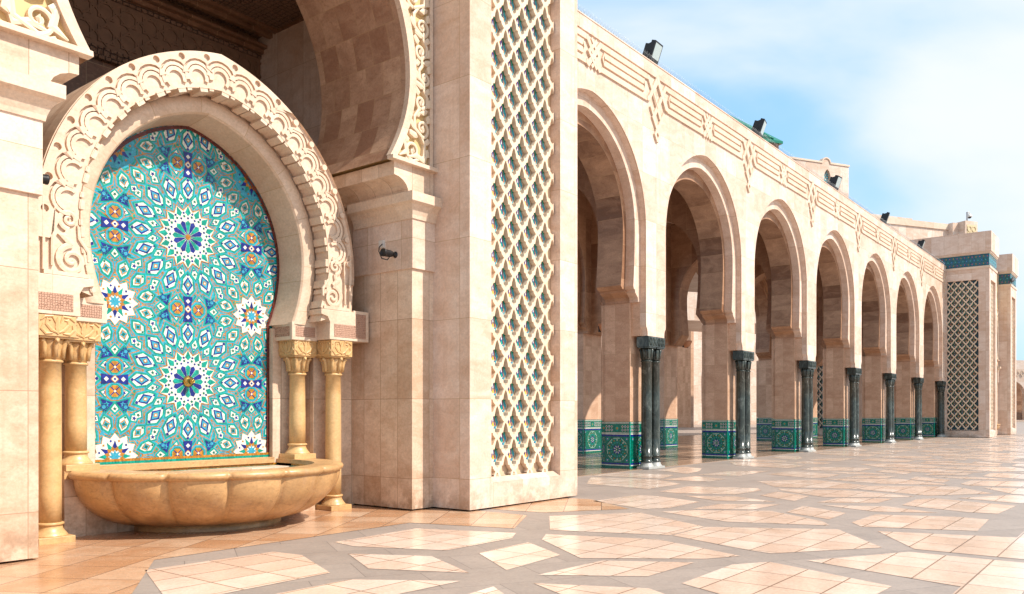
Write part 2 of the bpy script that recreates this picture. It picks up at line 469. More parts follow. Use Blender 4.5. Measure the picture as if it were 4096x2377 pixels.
M_carve_fine = carved('carved_fine_stucco', (0.24, 0.13, 0.08), (0.09, 0.045, 0.028), 9.0)
M_panel_fine = carved('pitted_rose_panel', (0.52, 0.31, 0.22), (0.34, 0.18, 0.12), 32.0, strength=0.8, dist=0.012)

def tile(name, col, rough=0.2, noise=0.15, nscale=30):
    m, nt, b = new_mat(name); N, L = nt.nodes, nt.links
    g = N.new('ShaderNodeNewGeometry')
    v = N.new('ShaderNodeTexVoronoi'); v.inputs['Scale'].default_value = 22; L.new(g.outputs['Position'], v.inputs['Vector'])
    sp = N.new('ShaderNodeSeparateColor'); L.new(v.outputs['Color'], sp.inputs[0])
    r = N.new('ShaderNodeMapRange'); r.inputs[3].default_value = 1 - noise; r.inputs[4].default_value = 1 + noise; L.new(sp.outputs[0], r.inputs[0])
    e = N.new('ShaderNodeTexVoronoi'); e.feature = 'DISTANCE_TO_EDGE'; e.inputs['Scale'].default_value = 22; L.new(g.outputs['Position'], e.inputs['Vector'])
    re_ = N.new('ShaderNodeMapRange'); re_.inputs[1].default_value = 0.0; re_.inputs[2].default_value = 0.07; re_.inputs[3].default_value = 0.62; re_.inputs[4].default_value = 1.0; L.new(e.outputs[0], re_.inputs[0])
    mm = N.new('ShaderNodeMath'); mm.operation = 'MULTIPLY'; L.new(r.outputs[0], mm.inputs[0]); L.new(re_.outputs[0], mm.inputs[1])
    mu = N.new('ShaderNodeMixRGB'); mu.blend_type = 'MULTIPLY'; mu.inputs[0].default_value = 1; mu.inputs[1].default_value = (*col, 1); L.new(mm.outputs[0], mu.inputs[2])
    L.new(mu.outputs[0], b.inputs['Base Color'])
    rr = N.new('ShaderNodeMapRange'); rr.inputs[3].default_value = rough * 0.6; rr.inputs[4].default_value = rough * 1.9; L.new(sp.outputs[1], rr.inputs[0]); L.new(rr.outputs[0], b.inputs['Roughness'])
    bp = N.new('ShaderNodeBump'); bp.inputs['Strength'].default_value = 0.25; bp.inputs['Distance'].default_value = 0.004; L.new(sp.outputs[2], bp.inputs['Height']); L.new(bp.outputs[0], b.inputs['Normal'])
    return m
T_white = tile('tile_white', (0.68, 0.66, 0.58), 0.22, noise=0.06, nscale=30)
T_navy = tile('tile_navy', (0.008, 0.016, 0.19), 0.2, noise=0.35, nscale=30)
T_teal = tile('tile_teal', (0.0, 0.27, 0.20), 0.2, noise=0.25, nscale=30)
T_green = tile('tile_green', (0.0, 0.125, 0.08), 0.2, noise=0.25, nscale=30)
T_blue = tile('tile_sky_blue', (0.035, 0.31, 0.44), 0.22, noise=0.12, nscale=30)
T_oran = tile('tile_ochre', (0.42, 0.17, 0.015), 0.25, noise=0.3, nscale=30)
T_red = tile('tile_oxblood', (0.10, 0.016, 0.01), 0.3, noise=0.3, nscale=30)
T_yel = tile('tile_yellow', (0.72, 0.40, 0.04), 0.25, noise=0.1, nscale=30)
T_cyan = tile('tile_turquoise', (0.03, 0.33, 0.40), 0.22, noise=0.15, nscale=30)
T_tan = plain('lattice_backing_stone', (0.62, 0.45, 0.30), 0.7, noise=0.15, nscale=6)
TILES = [T_white, T_navy, T_teal, T_green, T_blue, T_oran, T_red, T_yel, T_cyan, T_tan, tile('tile_petrol', (0.012, 0.075, 0.11), 0.25, noise=0.3, nscale=9)]
WH, NV, TE, GR, BL, OR, RD, YE, CY = range(9)
M_bronze = plain('brass', (0.62, 0.42, 0.12), 0.3, 1.0)
M_black = plain('black_metal', (0.018, 0.018, 0.02), 0.45, 0.3)
M_grey = plain('grey_metal', (0.42, 0.42, 0.42), 0.45, 0.4)
M_glass = plain('lamp_glass', (0.42, 0.50, 0.50), 0.12)
M_terra = plain('terracotta', (0.50, 0.23, 0.12), 0.6, noise=0.15)
M_whitep = plain('white_plastic', (0.62, 0.60, 0.57), 0.4)
M_roof = plain('green_roof_tile', (0.0, 0.16, 0.10), 0.3, noise=0.3, nscale=3)

def gmarble():
    m, nt, b = new_mat('green_marble'); N, L = nt.nodes, nt.links
    g = N.new('ShaderNodeNewGeometry')
    n = N.new('ShaderNodeTexNoise'); n.inputs['Scale'].default_value = 2.6; n.inputs['Detail'].default_value = 12; n.inputs['Roughness'].default_value = 0.74; n.inputs['Distortion'].default_value = 1.1
    mpg = N.new('ShaderNodeMapping'); mpg.inputs['Scale'].default_value = (1.6, 1.6, 0.9); mpg.inputs['Rotation'].default_value = (0.5, 0.3, 0)
    L.new(g.outputs['Position'], mpg.inputs[0]); L.new(mpg.outputs[0], n.inputs['Vector'])
    cr = N.new('ShaderNodeValToRGB'); e = cr.color_ramp.elements
    e[0].position = 0.30; e[0].color = (0.012, 0.016, 0.014, 1); e[1].position = 0.74; e[1].color = (0.32, 0.33, 0.30, 1)
    a = e.new(0.5); a.color = (0.028, 0.038, 0.033, 1); c = e.new(0.62); c.color = (0.085, 0.10, 0.09, 1)
    L.new(n.outputs[0], cr.inputs[0]); L.new(cr.outputs[0], b.inputs['Base Color']); b.inputs['Roughness'].default_value = 0.22
    return m
M_gmarb = gmarble()
M_gmarb_l = plain('grey_plinth_marble', (0.36, 0.36, 0.34), 0.35, noise=0.3, nscale=5)
XC = 6.70
# ================================================================== THE GROUND
g = MB()
g.add([(-600, -600, 0), (900, -600, 0), (900, 900, 0), (-600, 900, 0)], [(0, 1, 2, 3)])
put(g, 'plaza_paving', M_gran, kind='structure')

def mirx(P, x): return [(2 * x - a, b) for a, b in P]
def miry(P, y): return [(a, 2 * y - b) for a, b in P]
CY_, PX = 5.03, 8.45
base = []
for k in range(6):                         # six kites round each star, six petals outside them
    a = R(30 + 60 * k)
    kite = [(0.47, 0), (1.37, 0.43), (2.17, 0), (1.37, -0.43)]
    base.append([(XC - 0.5 + r * math.cos(a) - t * math.sin(a), CY_ + r * math.sin(a) + t * math.cos(a)) for r, t in kite])
C_ = [(6.68, 8.02), (8.12, 8.09), (8.63, 6.78), (8.26, 6.55), (7.08, 6.57), (6.62, 7.62)]
H_ = [(7.64, 5.02), (8.44, 6.12), (8.81, 6.33), (9.31, 5.01), (8.81, 3.73), (8.44, 3.94)]
for q in (C_, mirx(C_, 6.2), miry(C_, CY_), mirx(miry(C_, CY_), 6.2)): base.append(q)
base += [H_, mirx(H_, 6.2)]
G_ = [(9.24, 6.57), (10.43, 7.43), (11.66, 6.57), (10.78, 5.08), (9.79, 5.08), (9.32, 6.25)]
base += [G_, miry(G_, CY_)]
polys = []
for k in range(-1, 13):
    for q in base:
        polys.append([(a + k * PX, b) for a, b in q])
for k in range(-2, 13):                    # the row of stars nearer the open plaza
    for q in base:
        polys.append([(a + k * PX + PX / 2, b - 9.2) for a, b in q])
# long plain fields between the rows
for k in range(-1, 13):
    lo = [(6.2 - 2.3, 1.43), (6.2 + 2.32, 1.43), (9.0, 3.0), (10.3, 2.26), (10.3, -1.5), (9.0, -0.8), (6.2 + 2.32, -0.55), (6.2 - 2.3, -0.55), (6.2 - 2.8, -0.8), (6.2 - 4.1, -1.5), (6.2 - 4.1, 2.26), (6.2 - 2.8, 3.0)]
    polys.append([(a + k * PX, b) for a, b in lo])
for k in range(1, 8):                      # field in front of the arcade
    for q in ([(15.81, 10.24), (17.43, 11.17), (17.7, 10.36), (17.78, 9.57), (17.03, 8.56), (15.5, 8.55)],
              [(17.96, 11.46), (19.31, 11.5), (19.42, 9.95), (18.18, 9.65)],
              [(17.88, 9.45), (19.38, 9.3), (19.0, 8.35), (18.1, 8.35)],
              [(19.9, 9.43), (21.45, 9.41), (22.5, 8.55), (20.2, 8.5)],
              [(20.83, 11.06), (22.67, 11.26), (22.23, 10.5), (21.15, 10.07), (20.1, 9.9)]):
        polys.append([(a + (k - 1) * PX, b) for a, b in q])
def grow2(P, d):
    n = len(P); A = sum(P[i][0] * P[(i + 1) % n][1] - P[(i + 1) % n][0] * P[i][1] for i in range(n)); sg = 1 if A > 0 else -1
    out = []
    for i in range(n):
        a = (Vector(P[i]) - Vector(P[i - 1])).normalized(); b = (Vector(P[(i + 1) % n]) - Vector(P[i])).normalized()
        na = Vector((a.y, -a.x)) * sg; nb = Vector((b.y, -b.x)) * sg
        mm = na + nb
        mm = mm.normalized() if mm.length > 1e-4 else na
        out.append(tuple(Vector(P[i]) + mm * d / max(0.5, mm.dot(na))))
    return out
GI = {id(q) for q in ()}
m = MB()
for q in polys:
    if len(q) < 12: q = grow2(q, 0.035)
    a = sum(q[i][0] * q[(i + 1) % len(q)][1] - q[(i + 1) % len(q)][0] * q[i][1] for i in range(len(q)))
    if a < 0: q = q[::-1]
    m.add([(x, y, 0.004) for x, y in q], [list(range(len(q)))])
put(m, 'marble_paving', M_slab, kind='structure', recalc=False)
m = MB()                                   # honey slabs in front of the fountain and the lattice tower
D_ = [(3.0, 6.6), (3.64, 7.17), (4.62, 8.62), (8.52, 8.62), (9.0, 7.05), (10.28, 7.8), (10.28, 12), (-6, 12), (-6, 6.6)]
F_ = [(10.62, 8.5), (10.75, 7.8), (12.05, 6.98), (12.97, 8.35), (12.75, 9.2), (13.6, 9.2), (15.1, 10.2), (14.95, 11.85), (10.62, 11.85)]
F2 = [(13.25, 8.58), (14.94, 8.58), (15.2, 10.0), (13.9, 9.0), (13.3, 9.0)]
for q in (D_, F_):
    a = sum(q[i][0] * q[(i + 1) % len(q)][1] - q[(i + 1) % len(q)][0] * q[i][1] for i in range(len(q)))
    if a < 0: q = q[::-1]
    m.add([(x, y, 0.004) for x, y in q], [list(range(len(q)))])
put(m, 'honey_paving', M_slabB, kind='structure', recalc=False)
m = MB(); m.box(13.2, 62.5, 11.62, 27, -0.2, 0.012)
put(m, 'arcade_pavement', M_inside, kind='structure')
m = MB()                                   # darker bands laid in the arcade floor
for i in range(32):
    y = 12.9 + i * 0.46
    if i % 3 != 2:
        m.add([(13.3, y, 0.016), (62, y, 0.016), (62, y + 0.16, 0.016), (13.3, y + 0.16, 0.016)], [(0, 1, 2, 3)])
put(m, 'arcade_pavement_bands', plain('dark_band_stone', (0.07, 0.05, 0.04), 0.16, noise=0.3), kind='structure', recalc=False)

# ================================================================== FOUNTAIN
fo = thing('wall_fountain', 'large scalloped honey marble fountain with blue star mosaic, nearest the camera at left', 'fountain', (XC, 11.0, 0))
YR, YB, YT = 10.62, 10.95, 11.50
RO = (2.50, 3.9, 6.80, 3.33, 2.47); RI = (1.96, 4.1, 6.27, 3.10, 1.80)
ro = arc(*RO, n=26, cx=XC); ri = arc(*RI, n=26, cx=XC)
# wall mass behind the ring: solid slab with arch hole, lower wings behind the columns
w = MB()
ti = (1.72, 4.0, 6.03, 3.04, 1.50)
hole = arc(*ti, n=24, cx=XC)
outl = [(XC - 2.50, 3.30)] + arc(2.50, 3.9, 6.80, 3.31, 2.47, n=26, cx=XC) + [(XC + 2.50, 3.30)]
plate(w, [outl + [(XC + 2.50, 3.0), (XC + 1.50, 3.0)] + hole[::-1] + [(XC - 1.50, 3.0), (XC - 2.50, 3.0)]], 11.0, 11.78)
w.box(XC + 1.43, XC + 2.08, 11.40, 11.78, 0, 3.0); w.box(XC - 2.08, XC - 1.43, 11.40, 11.78, 0, 3.0)
w.box(XC + 2.02, XC + 2.90, 11.10, 11.79, 0, 3.0); w.box(XC - 2.90, XC - 2.02, 11.10, 11.79, 0, 3.0)
put(w, 'surround_wall', M_pier, fo)
w = MB(); w.box(XC - 1.99, XC + 1.99, 11.02, 11.36, 0, 0.76)
put(w, 'basin_plinth_wall', M_pier, fo)
w = MB()   # intrados + rounded archivolt
prof = [(1.63, 5.94, 1.42, YT), (1.66, 5.965, 1.45, 11.2), (1.69, 5.99, 1.48, 10.98), (1.71, 6.01, 1.50, 10.955), (1.76, 6.06, 1.55, 10.935), (1.84, 6.14, 1.64, 10.925), (1.92, 6.22, 1.74, 10.94), (1.99, 6.29, 1.82, 11.02)]
rows = [[(x, y, z) for x, z in arc(ww, 4.05, ap, 3.05, fw, n=30, nf=10, cx=XC)] for ww, ap, fw, y in prof]
w.strip(rows[:4]); w.strip(rows[3:], smooth=True)
put(w, 'archivolt', M_archl, fo)
w = MB()   # scalloped ring soffit with stepped blocks
rows = [[(x, y, z) for x, z in arc(ww, 4.1, ap, 3.10, fw, n=30, nf=10, cx=XC)] for ww, ap, fw, y in [(1.96, 6.27, 1.80, 10.64), (1.98, 6.29, 1.82, 11.0)]]
w.strip(rows)
put(w, 'ring_soffit', M_archl, fo)
w = MB()
cen = arc(1.955, 4.1, 6.265, 3.12, 1.80, n=200, nf=50, cx=XC)
# arc-length parametrised helper
def along(pts):
    L = [0]
    for i in range(1, len(pts)): L.append(L[-1] + math.dist(pts[i], pts[i - 1]))
    def at(s):
        s = max(0, min(L[-1], s))
        i = max(1, next((k for k in range(1, len(L)) if L[k] >= s), len(L) - 1))
        t = (s - L[i - 1]) / max(1e-9, L[i] - L[i - 1])
        p = (pts[i - 1][0] + (pts[i][0] - pts[i - 1][0]) * t, pts[i - 1][1] + (pts[i][1] - pts[i - 1][1]) * t)
        dx, dz = pts[i][0] - pts[i - 1][0], pts[i][1] - pts[i - 1][1]
        d = math.hypot(dx, dz)
        return p, (dx / d, dz / d)
    return at, L[-1]
at, LL = along(cen)
NU = 24
pitch = LL / NU
for i in range(NU):
    for (s0, s1, dep) in ((0.08, 0.42, 0.045), (0.50, 0.70, 0.025)):
        q = []
        for s in (s0, s1):
            p, t = at((i + s) * pitch); q.append((p, t))
        # inward normal (towards the opening): to the right of travel from left foot up
        vs = []
        for yy in (10.645, 10.93):
            for (p, t) in q:
                n_ = (t[1], -t[0])
                vs.append((p[0] - n_[0] * 0.02, yy, p[1] - n_[1] * 0.02)); vs.append((p[0] + n_[0] * dep, yy, p[1] + n_[1] * dep))
        w.add(vs, [(0, 1, 3, 2), (4, 6, 7, 5), (0, 4, 5, 1), (1, 5, 7, 3), (3, 7, 6, 2), (2, 6, 4, 0)])
put(w, 'soffit_blocks', M_plainst, fo)
# ring face, built in layers of relief
w = MB()
rows = [[(x, y, z) for x, z in arc(*A_, n=26, cx=XC)] for A_, y in ((RI, 10.95), (RI, 10.665), ((2.50, 3.9, 6.80, 3.31, 2.47), 10.665), ((2.50, 3.9, 6.80, 3.31, 2.47), 11.01))]
w.strip(rows)
put(w, 'ring_body', M_ringst, fo)
w = MB()
# outer band with scalloped inner edge and round drill holes
mid = arc(2.175, 4.0, 6.49, 3.2, 2.10, n=200, nf=50, cx=XC)
atm, LM = along(mid)
outer = arc(2.49, 3.9, 6.79, 3.75, 2.485, n=40, cx=XC)
inner_sc = []
s_lo, s_hi = 0.9, LM - 0.9
nU = 19
pm = (s_hi - s_lo) / nU
lobes = []
for i in range(nU):
    p, t = atm(s_lo + (i + 0.5) * pm)
    n_ = (-t[1], t[0])                     # outward
    c = (p[0] - n_[0] * 0.055, p[1] - n_[1] * 0.055)
    lobes.append((c, t, n_))
    for k in range(9):
        a = PI * (0.93 - 0.86 * k / 8)
        rr = 0.245
        inner_sc.append((c[0] + rr * (-t[0] * -math.cos(a) * 1 + n_[0] * math.sin(a)) , c[1] + rr * (-t[1] * -math.cos(a) + n_[1] * math.sin(a))))
holes = []
for i in range(nU + 1):
    p, t = atm(s_lo + i * pm); n_ = (-t[1], t[0])
    hc = (p[0] + n_[0] * 0.215, p[1] + n_[1] * 0.215)
    holes.append([(hc[0] + 0.048 * math.cos(2 * PI * k / 14), hc[1] + 0.048 * math.sin(2 * PI * k / 14)) for k in range(14)])
loop = outer + [(XC + 2.485, 3.75), (XC + 2.33, 3.75)] + inner_sc[::-1] + [(XC - 2.33, 3.75)]
# inner_sc runs left->right like outer, so reverse it to close the band
plate(w, [loop] + holes, 10.62, 10.67)
put(w, 'ring_border', M_ringst, fo)
w = MB()
for (c, t, n_) in lobes:
    def ringpts(r0, r1, aa, bb, k=12):
        o_, i_ = [], []
        for j in range(k + 1):
            a = aa + (bb - aa) * j / k
            d = (t[0] * math.cos(a) + n_[0] * math.sin(a), t[1] * math.cos(a) + n_[1] * math.sin(a))
            o_.append((c[0] + r1 * d[0], c[1] + r1 * d[1])); i_.append((c[0] + r0 * d[0], c[1] + r0 * d[1]))
        return o_ + i_[::-1]
    w.prism(ringpts(0.172, 0.214, -0.2, PI + 0.2), 10.626 + 0.003 * random.random(), 10.67)
    w.prism(ringpts(0.105, 0.158, -0.55, PI + 0.55), 10.632 + 0.003 * random.random(), 10.67)
put(w, 'scallop_arcs', M_plainst, fo)
# volutes at both feet
def spiral(cx, cz, r, turns, a0, sgn, n=34):
    return [(cx + r * (1 - 0.86 * i / n) * math.cos(a0 + sgn * 2 * PI * turns * i / n), cz + r * (1 - 0.86 * i / n) * math.sin(a0 + sgn * 2 * PI * turns * i / n)) for i in range(n + 1)]
for s in (-1, 1):
    w = MB()
    cx1, cz1, r1 = XC + s * 2.06, 3.52, 0.185
    cx2, cz2, r2 = XC + s * 2.10, 4.02, 0.125
    sp1 = spiral(cx1, cz1, r1, 1.7, R(90) if s > 0 else R(90), -s)
    sp2 = spiral(cx2, cz2, r2, 1.6, R(-90), s)
    conn = [(cx2, cz2 - r2), (cx2 - s * 0.10, cz2 - r2 - 0.06), (cx1 - s * 0.16, cz1 + r1 - 0.02)]
    w.ribbon(sp1, [0.075 * (1 - 0.5 * i / 34) for i in range(35)], 10.634, 10.67, 0.005)
    w.ribbon(sp2, [0.06 * (1 - 0.5 * i / 34) for i in range(35)], 10.634, 10.67, 0.005)
    w.ribbon([(cx2, cz2 - r2), (cx2 + s * 0.02, cz2 - 0.2), (cx1 + s * 0.10, cz1 + r1 + 0.10), (cx1, cz1 + r1)], [0.06, 0.075, 0.08, 0.075], 10.632, 10.67, 0.005)
    w.ribbon([(cx2 - s * 0.11, cz2 - 0.06), (cx2 - s * 0.13, cz2 - 0.22), (cx1 - s * 0.20, cz1 + 0.12), (cx1 - s * 0.20, cz1)], [0.02, 0.04, 0.04, 0.03], 10.636, 10.67, 0.004)
    w.ribbon([(XC + s * 1.86, 3.335), (XC + s * 2.36, 3.335), (XC + s * 2.40, 3.335)], 0.05, 10.618, 10.67)
    w.ribbon([(XC + s * 2.40, 3.36), (XC + s * 2.40, 3.75), (XC + s * 2.41, 4.25)], [0.03, 0.03, 0.01], 10.618, 10.67)
    w.ribbon([(XC + s * 2.30, 3.42), (XC + s * 2.30, 3.8), (XC + s * 2.27, 4.15)], [0.03, 0.03, 0.01], 10.62, 10.67)
    put(w, 'volute', M_plainst, fo)
# imposts over the capitals, with pitted rose panels
for s in (-1, 1):
    w = MB()
    o = [(1.97, 2.82), (2.81, 2.82), (2.81, 3.335), (2.475, 3.335), (2.475, 3.305), (1.80, 3.305), (1.80, 3.22), (1.93, 3.19), (1.98, 3.10), (1.97, 2.95)]
    w.prism([(XC + s * a, b) for a, b in o], 10.615, 11.09)
    o = [(1.48, 2.80), (1.985, 2.80), (1.985, 3.16), (1.78, 3.16), (1.70, 3.09), (1.48, 3.09)]
    w.prism([(XC + s * a, b) for a, b in o], 10.95, 11.48)
    im = put(w, 'impost', M_plainst, fo, bevel=0.006)
    w = MB()
    w.prism([(XC + s * a, b) for a, b in [(2.06, 2.87), (2.74, 2.87), (2.74, 3.28), (2.53, 3.28), (2.53, 3.08), (2.06, 3.08)]], 10.609, 10.63)
    w.prism([(XC + s * a, b) for a, b in [(1.55, 2.86), (1.93, 2.86), (1.93, 3.02), (1.55, 3.02)]], 10.944, 10.96)
    if s > 0: w.box(XC + 1.474, XC + 1.49, 11.02, 11.42, 2.86, 3.02)
    put(w, 'impost_panel', M_panel_fine, im)
# columns
def fountain_column(zb, h_sh):
    parts = {}
    b = MB(); b.box(-0.215, 0.215, -0.215, 0.215, zb, zb + 0.085)
    b.lathe(0, 0, [(0.205, zb + 0.085), (0.20, zb + 0.10), (0.175, zb + 0.13), (0.148, zb + 0.17), (0.138, zb + 0.215), (0.156, zb + 0.22), (0.162, zb + 0.235), (0.156, zb + 0.25), (0.134, zb + 0.255)], 28)
    s = MB(); s.lathe(0, 0, [(0.132, zb + 0.25), (0.133, zb + 0.6), (0.129, 1.9), (0.126, 2.235), (0.144, 2.24), (0.150, 2.255), (0.144, 2.27), (0.130, 2.275)], 28)
    c = MB()
    c.lathe(0, 0, [(0.130, 2.272), (0.138, 2.36), (0.158, 2.44), (0.17, 2.49), (0.172, 2.53)], 16, rf=lambda a, z: 1 + 0.07 * math.cos(8 * a))
    for k in range(8):
        a = 2 * PI * k / 8
        x, y = math.cos(a), math.sin(a)
        c.tube([(0.150 * x, 0.150 * y, 2.30), (0.158 * x, 0.158 * y, 2.42), (0.178 * x, 0.178 * y, 2.49), (0.212 * x, 0.212 * y, 2.512), (0.222 * x, 0.222 * y, 2.485)], [0.028, 0.032, 0.034, 0.030, 0.012], 7)
    ab = MB()
    pr = [(-0.20, 2.53), (0.20, 2.53), (0.222, 2.56), (0.222, 2.815), (-0.222, 2.815), (-0.222, 2.56)]
    ab.box(-0.20, 0.20, -0.20, 0.20, 2.53, 2.555)
    ab.box(-0.222, 0.222, -0.222, 0.222, 2.555, 2.815)
    for (ox, oy) in ((0, -1), (-1, 0)):
        def leaf(pts, wd):
            t = MB(); t.ribbon(pts, wd, -0.232, -0.221, 0.006)
            if ox: t.v = [(v[1], -v[0], v[2]) for v in t.v]
            ab.add(t.v, t.f)
        leaf([(0, 2.58), (0, 2.66), (0, 2.74), (0, 2.79)], [0.02, 0.07, 0.05, 0.006])
        for q in (-1, 1):
            leaf([(0.01 * q, 2.60), (0.07 * q, 2.63), (0.13 * q, 2.70), (0.12 * q, 2.76), (0.08 * q, 2.75)], [0.02, 0.045, 0.04, 0.03, 0.01])
            leaf([(0.06 * q, 2.59), (0.14 * q, 2.585), (0.19 * q, 2.64), (0.17 * q, 2.70)], [0.015, 0.035, 0.035, 0.01])
            leaf([(0.03 * q, 2.72), (0.06 * q, 2.80), (0.15 * q, 2.79), (0.2 * q, 2.74)], [0.01, 0.025, 0.03, 0.01])
    return b, s, c, ab
for (x, y, zb) in ((XC - 2.235, 10.85, 0.0), (XC + 2.235, 10.85, 0.0), (XC - 1.77, 11.20, 0.86), (XC + 1.77, 11.20, 0.86)):
    b, s, c, ab = fountain_column(zb, 0)
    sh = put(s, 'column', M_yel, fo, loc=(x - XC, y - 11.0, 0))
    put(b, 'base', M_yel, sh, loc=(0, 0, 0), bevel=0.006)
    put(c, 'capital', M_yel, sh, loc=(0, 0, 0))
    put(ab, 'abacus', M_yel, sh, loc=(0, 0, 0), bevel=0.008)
# basin
BX, BY = XC, 11.04
NL = 8
def lobe(a, amp):
    return 1 + amp * abs(math.sin(NL * (a - PI) )) if False else 1 + amp * math.sqrt(abs(math.sin((a - PI) * NL / 1.0 / 1.0 * 0.5 * 2 / 1.0 * 0.5 * 2)) + 1e-6)
def lobef(amp):
    return lambda a, z: 1 + amp * math.sqrt(abs(math.sin((a - PI) * NL / 1.0)) + 1e-9) - amp * 0.2
w = MB()
prof = []
for i in range(15):
    t = (PI / 2) * i / 14
    prof.append((1.02 + 0.88 * math.sin(t) ** 1.0, 0.085 + 0.675 * (1 - math.cos(t)) ** 0.95))
w.lathe(BX, BY, prof, 192, a0=PI, a1=2 * PI, cap=False, rf=lambda a, z: 1 + 0.062 * (abs(math.sin((a - PI) * NL)) ** 0.5 - 0.5) * (0.45 + 0.55 * min(1, (z - 0.08) / 0.45)))
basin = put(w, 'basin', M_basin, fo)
w = MB()
rimp = [(1.87, 0.755), (1.93, 0.758), (1.965, 0.785), (1.97, 0.815), (1.955, 0.845), (1.92, 0.862), (1.86, 0.866)]
rf = lambda a, z: 1 + 0.045 * (abs(math.sin((a - PI) * NL)) ** 0.42 - 0.6)
w.lathe(BX, BY, rimp, 192, a0=PI, a1=2 * PI, cap=False, rf=rf)
NN = 96
oo = [(BX + 1.86 * rf(PI + PI * i / NN, 0) * math.cos(PI + PI * i / NN), BY + 1.86 * rf(PI + PI * i / NN, 0) * math.sin(PI + PI * i / NN)) for i in range(NN + 1)]
ii = [(BX + 1.50 * math.cos(PI + PI * i / NN), 11.0 + 1.60 * math.sin(PI + PI * i / NN)) for i in range(NN + 1)]
vs = [(x, y, 0.866) for x, y in oo] + [(x, y, 0.866) for x, y in ii] + [(x, y, 0.80) for x, y in ii]
fs = [(i, i + 1, i + NN + 2, i + NN + 1) for i in range(NN)] + [(i + NN + 1, i + NN + 2, i + 2 * NN + 3, i + 2 * NN + 2) for i in range(NN)]
w.add(vs, fs)
w.box(BX - 2.0, BX - 1.50, 11.0, 11.40, 0.76, 0.8655); w.box(BX + 1.50, BX + 2.0, 11.0, 11.40, 0.76, 0.8655)
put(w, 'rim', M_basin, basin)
w = MB()
w.lathe(BX, BY, [(1.08, 0), (1.08, 0.10), (1.0, 0.13)], 64, a0=PI, a1=2 * PI, cap=False)
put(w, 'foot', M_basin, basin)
# mosaic lining of the basin
w = MB()
def linring(z0, z1, r, mi):
    pts = [(BX + r * math.cos(PI + PI * i / 48), 11.0 + (r + 0.1) * math.sin(PI + PI * i / 48)) for i in range(49)]
    pts = pts + [(BX + r, 11.39), (BX - r, 11.39), pts[0]]
    vs = [(x, y, z0) for x, y in pts] + [(x, y, z1) for x, y in pts]
    n = len(pts)
    w.add(vs, [(i, i + 1, i + 1 + n, i + n) for i in range(n - 1)], mi)
linring(0.765, 0.80, 1.50, OR); linring(0.735, 0.765, 1.50, TE); linring(0.70, 0.735, 1.50, NV)
random.seed(3)
w.add([(BX + 1.5 * math.cos(PI + PI * i / 32), 11.0 + 1.6 * math.sin(PI + PI * i / 32), 0.69) for i in range(33)] + [(BX + 1.5, 11.39, 0.69), (BX - 1.5, 11.39, 0.69)], [list(range(35))], BL)
for i in range(30):
    for j in range(18):
        x, y = BX - 1.45 + i * 0.1, 9.45 + j * 0.11
        if ((x - BX) / 1.42) ** 2 + ((y - 11) / 1.52) ** 2 > 1 and y < 11: continue
        c_ = random.choice((WH, NV, CY, OR, NV))
        w.add([(x - .045, y, 0.692), (x, y - .05, 0.692), (x + .045, y, 0.692), (x, y + .05, 0.692)], [(0, 1, 2, 3)], c_)
put(w, 'mosaic_lining', TILES, basin, recalc=False)
# sill below the mosaic
w = MB(); w.box(XC - 1.44, XC + 1.44, 11.36, 11.53, 0.80, 0.895)
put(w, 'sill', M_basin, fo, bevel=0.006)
w = MB()
zr = 0.895
for row, (z0, z1, mi) in enumerate(((0.895, 0.93, TE), (0.932, 0.967, OR))):
    for i in range(60):
        x = XC - 1.44 + i * 0.048
        w.box(x, x + 0.046, 11.485 - 0.001 * random.random(), 11.50, z0, z1, mi)
for s in (-1, 1):
    w.prism([(XC + s * 1.43, 0.9), (XC + s * 1.385, 0.9), (XC + s * 1.385, 3.04), (XC + s * 1.43, 3.04)], 11.488, 11.50, RD)
rows = [[(x, 11.49, z) for x, z in arc(1.63 - d, 4.0, 5.94 - d, 3.04, 1.42 - d, n=24, cx=XC)] for d in (0, 0.05)]
w.strip(rows, RD)
put(w, 'tile_border', TILES, fo, recalc=False)

# ------------------------------------------------------------------ the star mosaic
w = MB()
YP = 11.515
def lay(pts, layer, mi):
    if all(p[1] < 0.88 for p in pts) or all(abs(p[0] - XC) > 1.66 for p in pts) or any(p[1] > 4 and (abs(p[0] - XC) + 0.34) ** 2 + (p[1] - 4) ** 2 > 2.2 ** 2 for p in pts): return
    w.poly(pts, YP - 0.0009 * layer - 0.0007 * random.random(), mi)
def xf(cx, cz, a, pts): return [(cx + x * math.cos(a) - y * math.sin(a), cz + x * math.sin(a) + y * math.cos(a)) for x, y in pts]
def grow(pts, d):
    cx = sum(p[0] for p in pts) / len(pts); cz = sum(p[1] for p in pts) / len(pts)
    P = [Vector(p) for p in pts]; n = len(P); out = []
    A = sum(P[i].x * P[(i + 1) % n].y - P[(i + 1) % n].x * P[i].y for i in range(n))
    sg = 1 if A > 0 else -1
    for i in range(n):
        a = (P[i] - P[i - 1]).normalized(); b = (P[(i + 1) % n] - P[i]).normalized()
        na = Vector((a.y, -a.x)) * sg; nb = Vector((b.y, -b.x)) * sg
        m_ = (na + nb)
        if m_.length < 1e-5: m_ = na
        m_.normalize()
        k = d / max(0.45, m_.dot(na))
        out.append(tuple(P[i] + m_ * k))
    return out
def starp(n, r1, r2, a0=0): return [((r1 if i % 2 == 0 else r2) * math.cos(a0 + PI * i / n), (r1 if i % 2 == 0 else r2) * math.sin(a0 + PI * i / n)) for i in range(2 * n)]
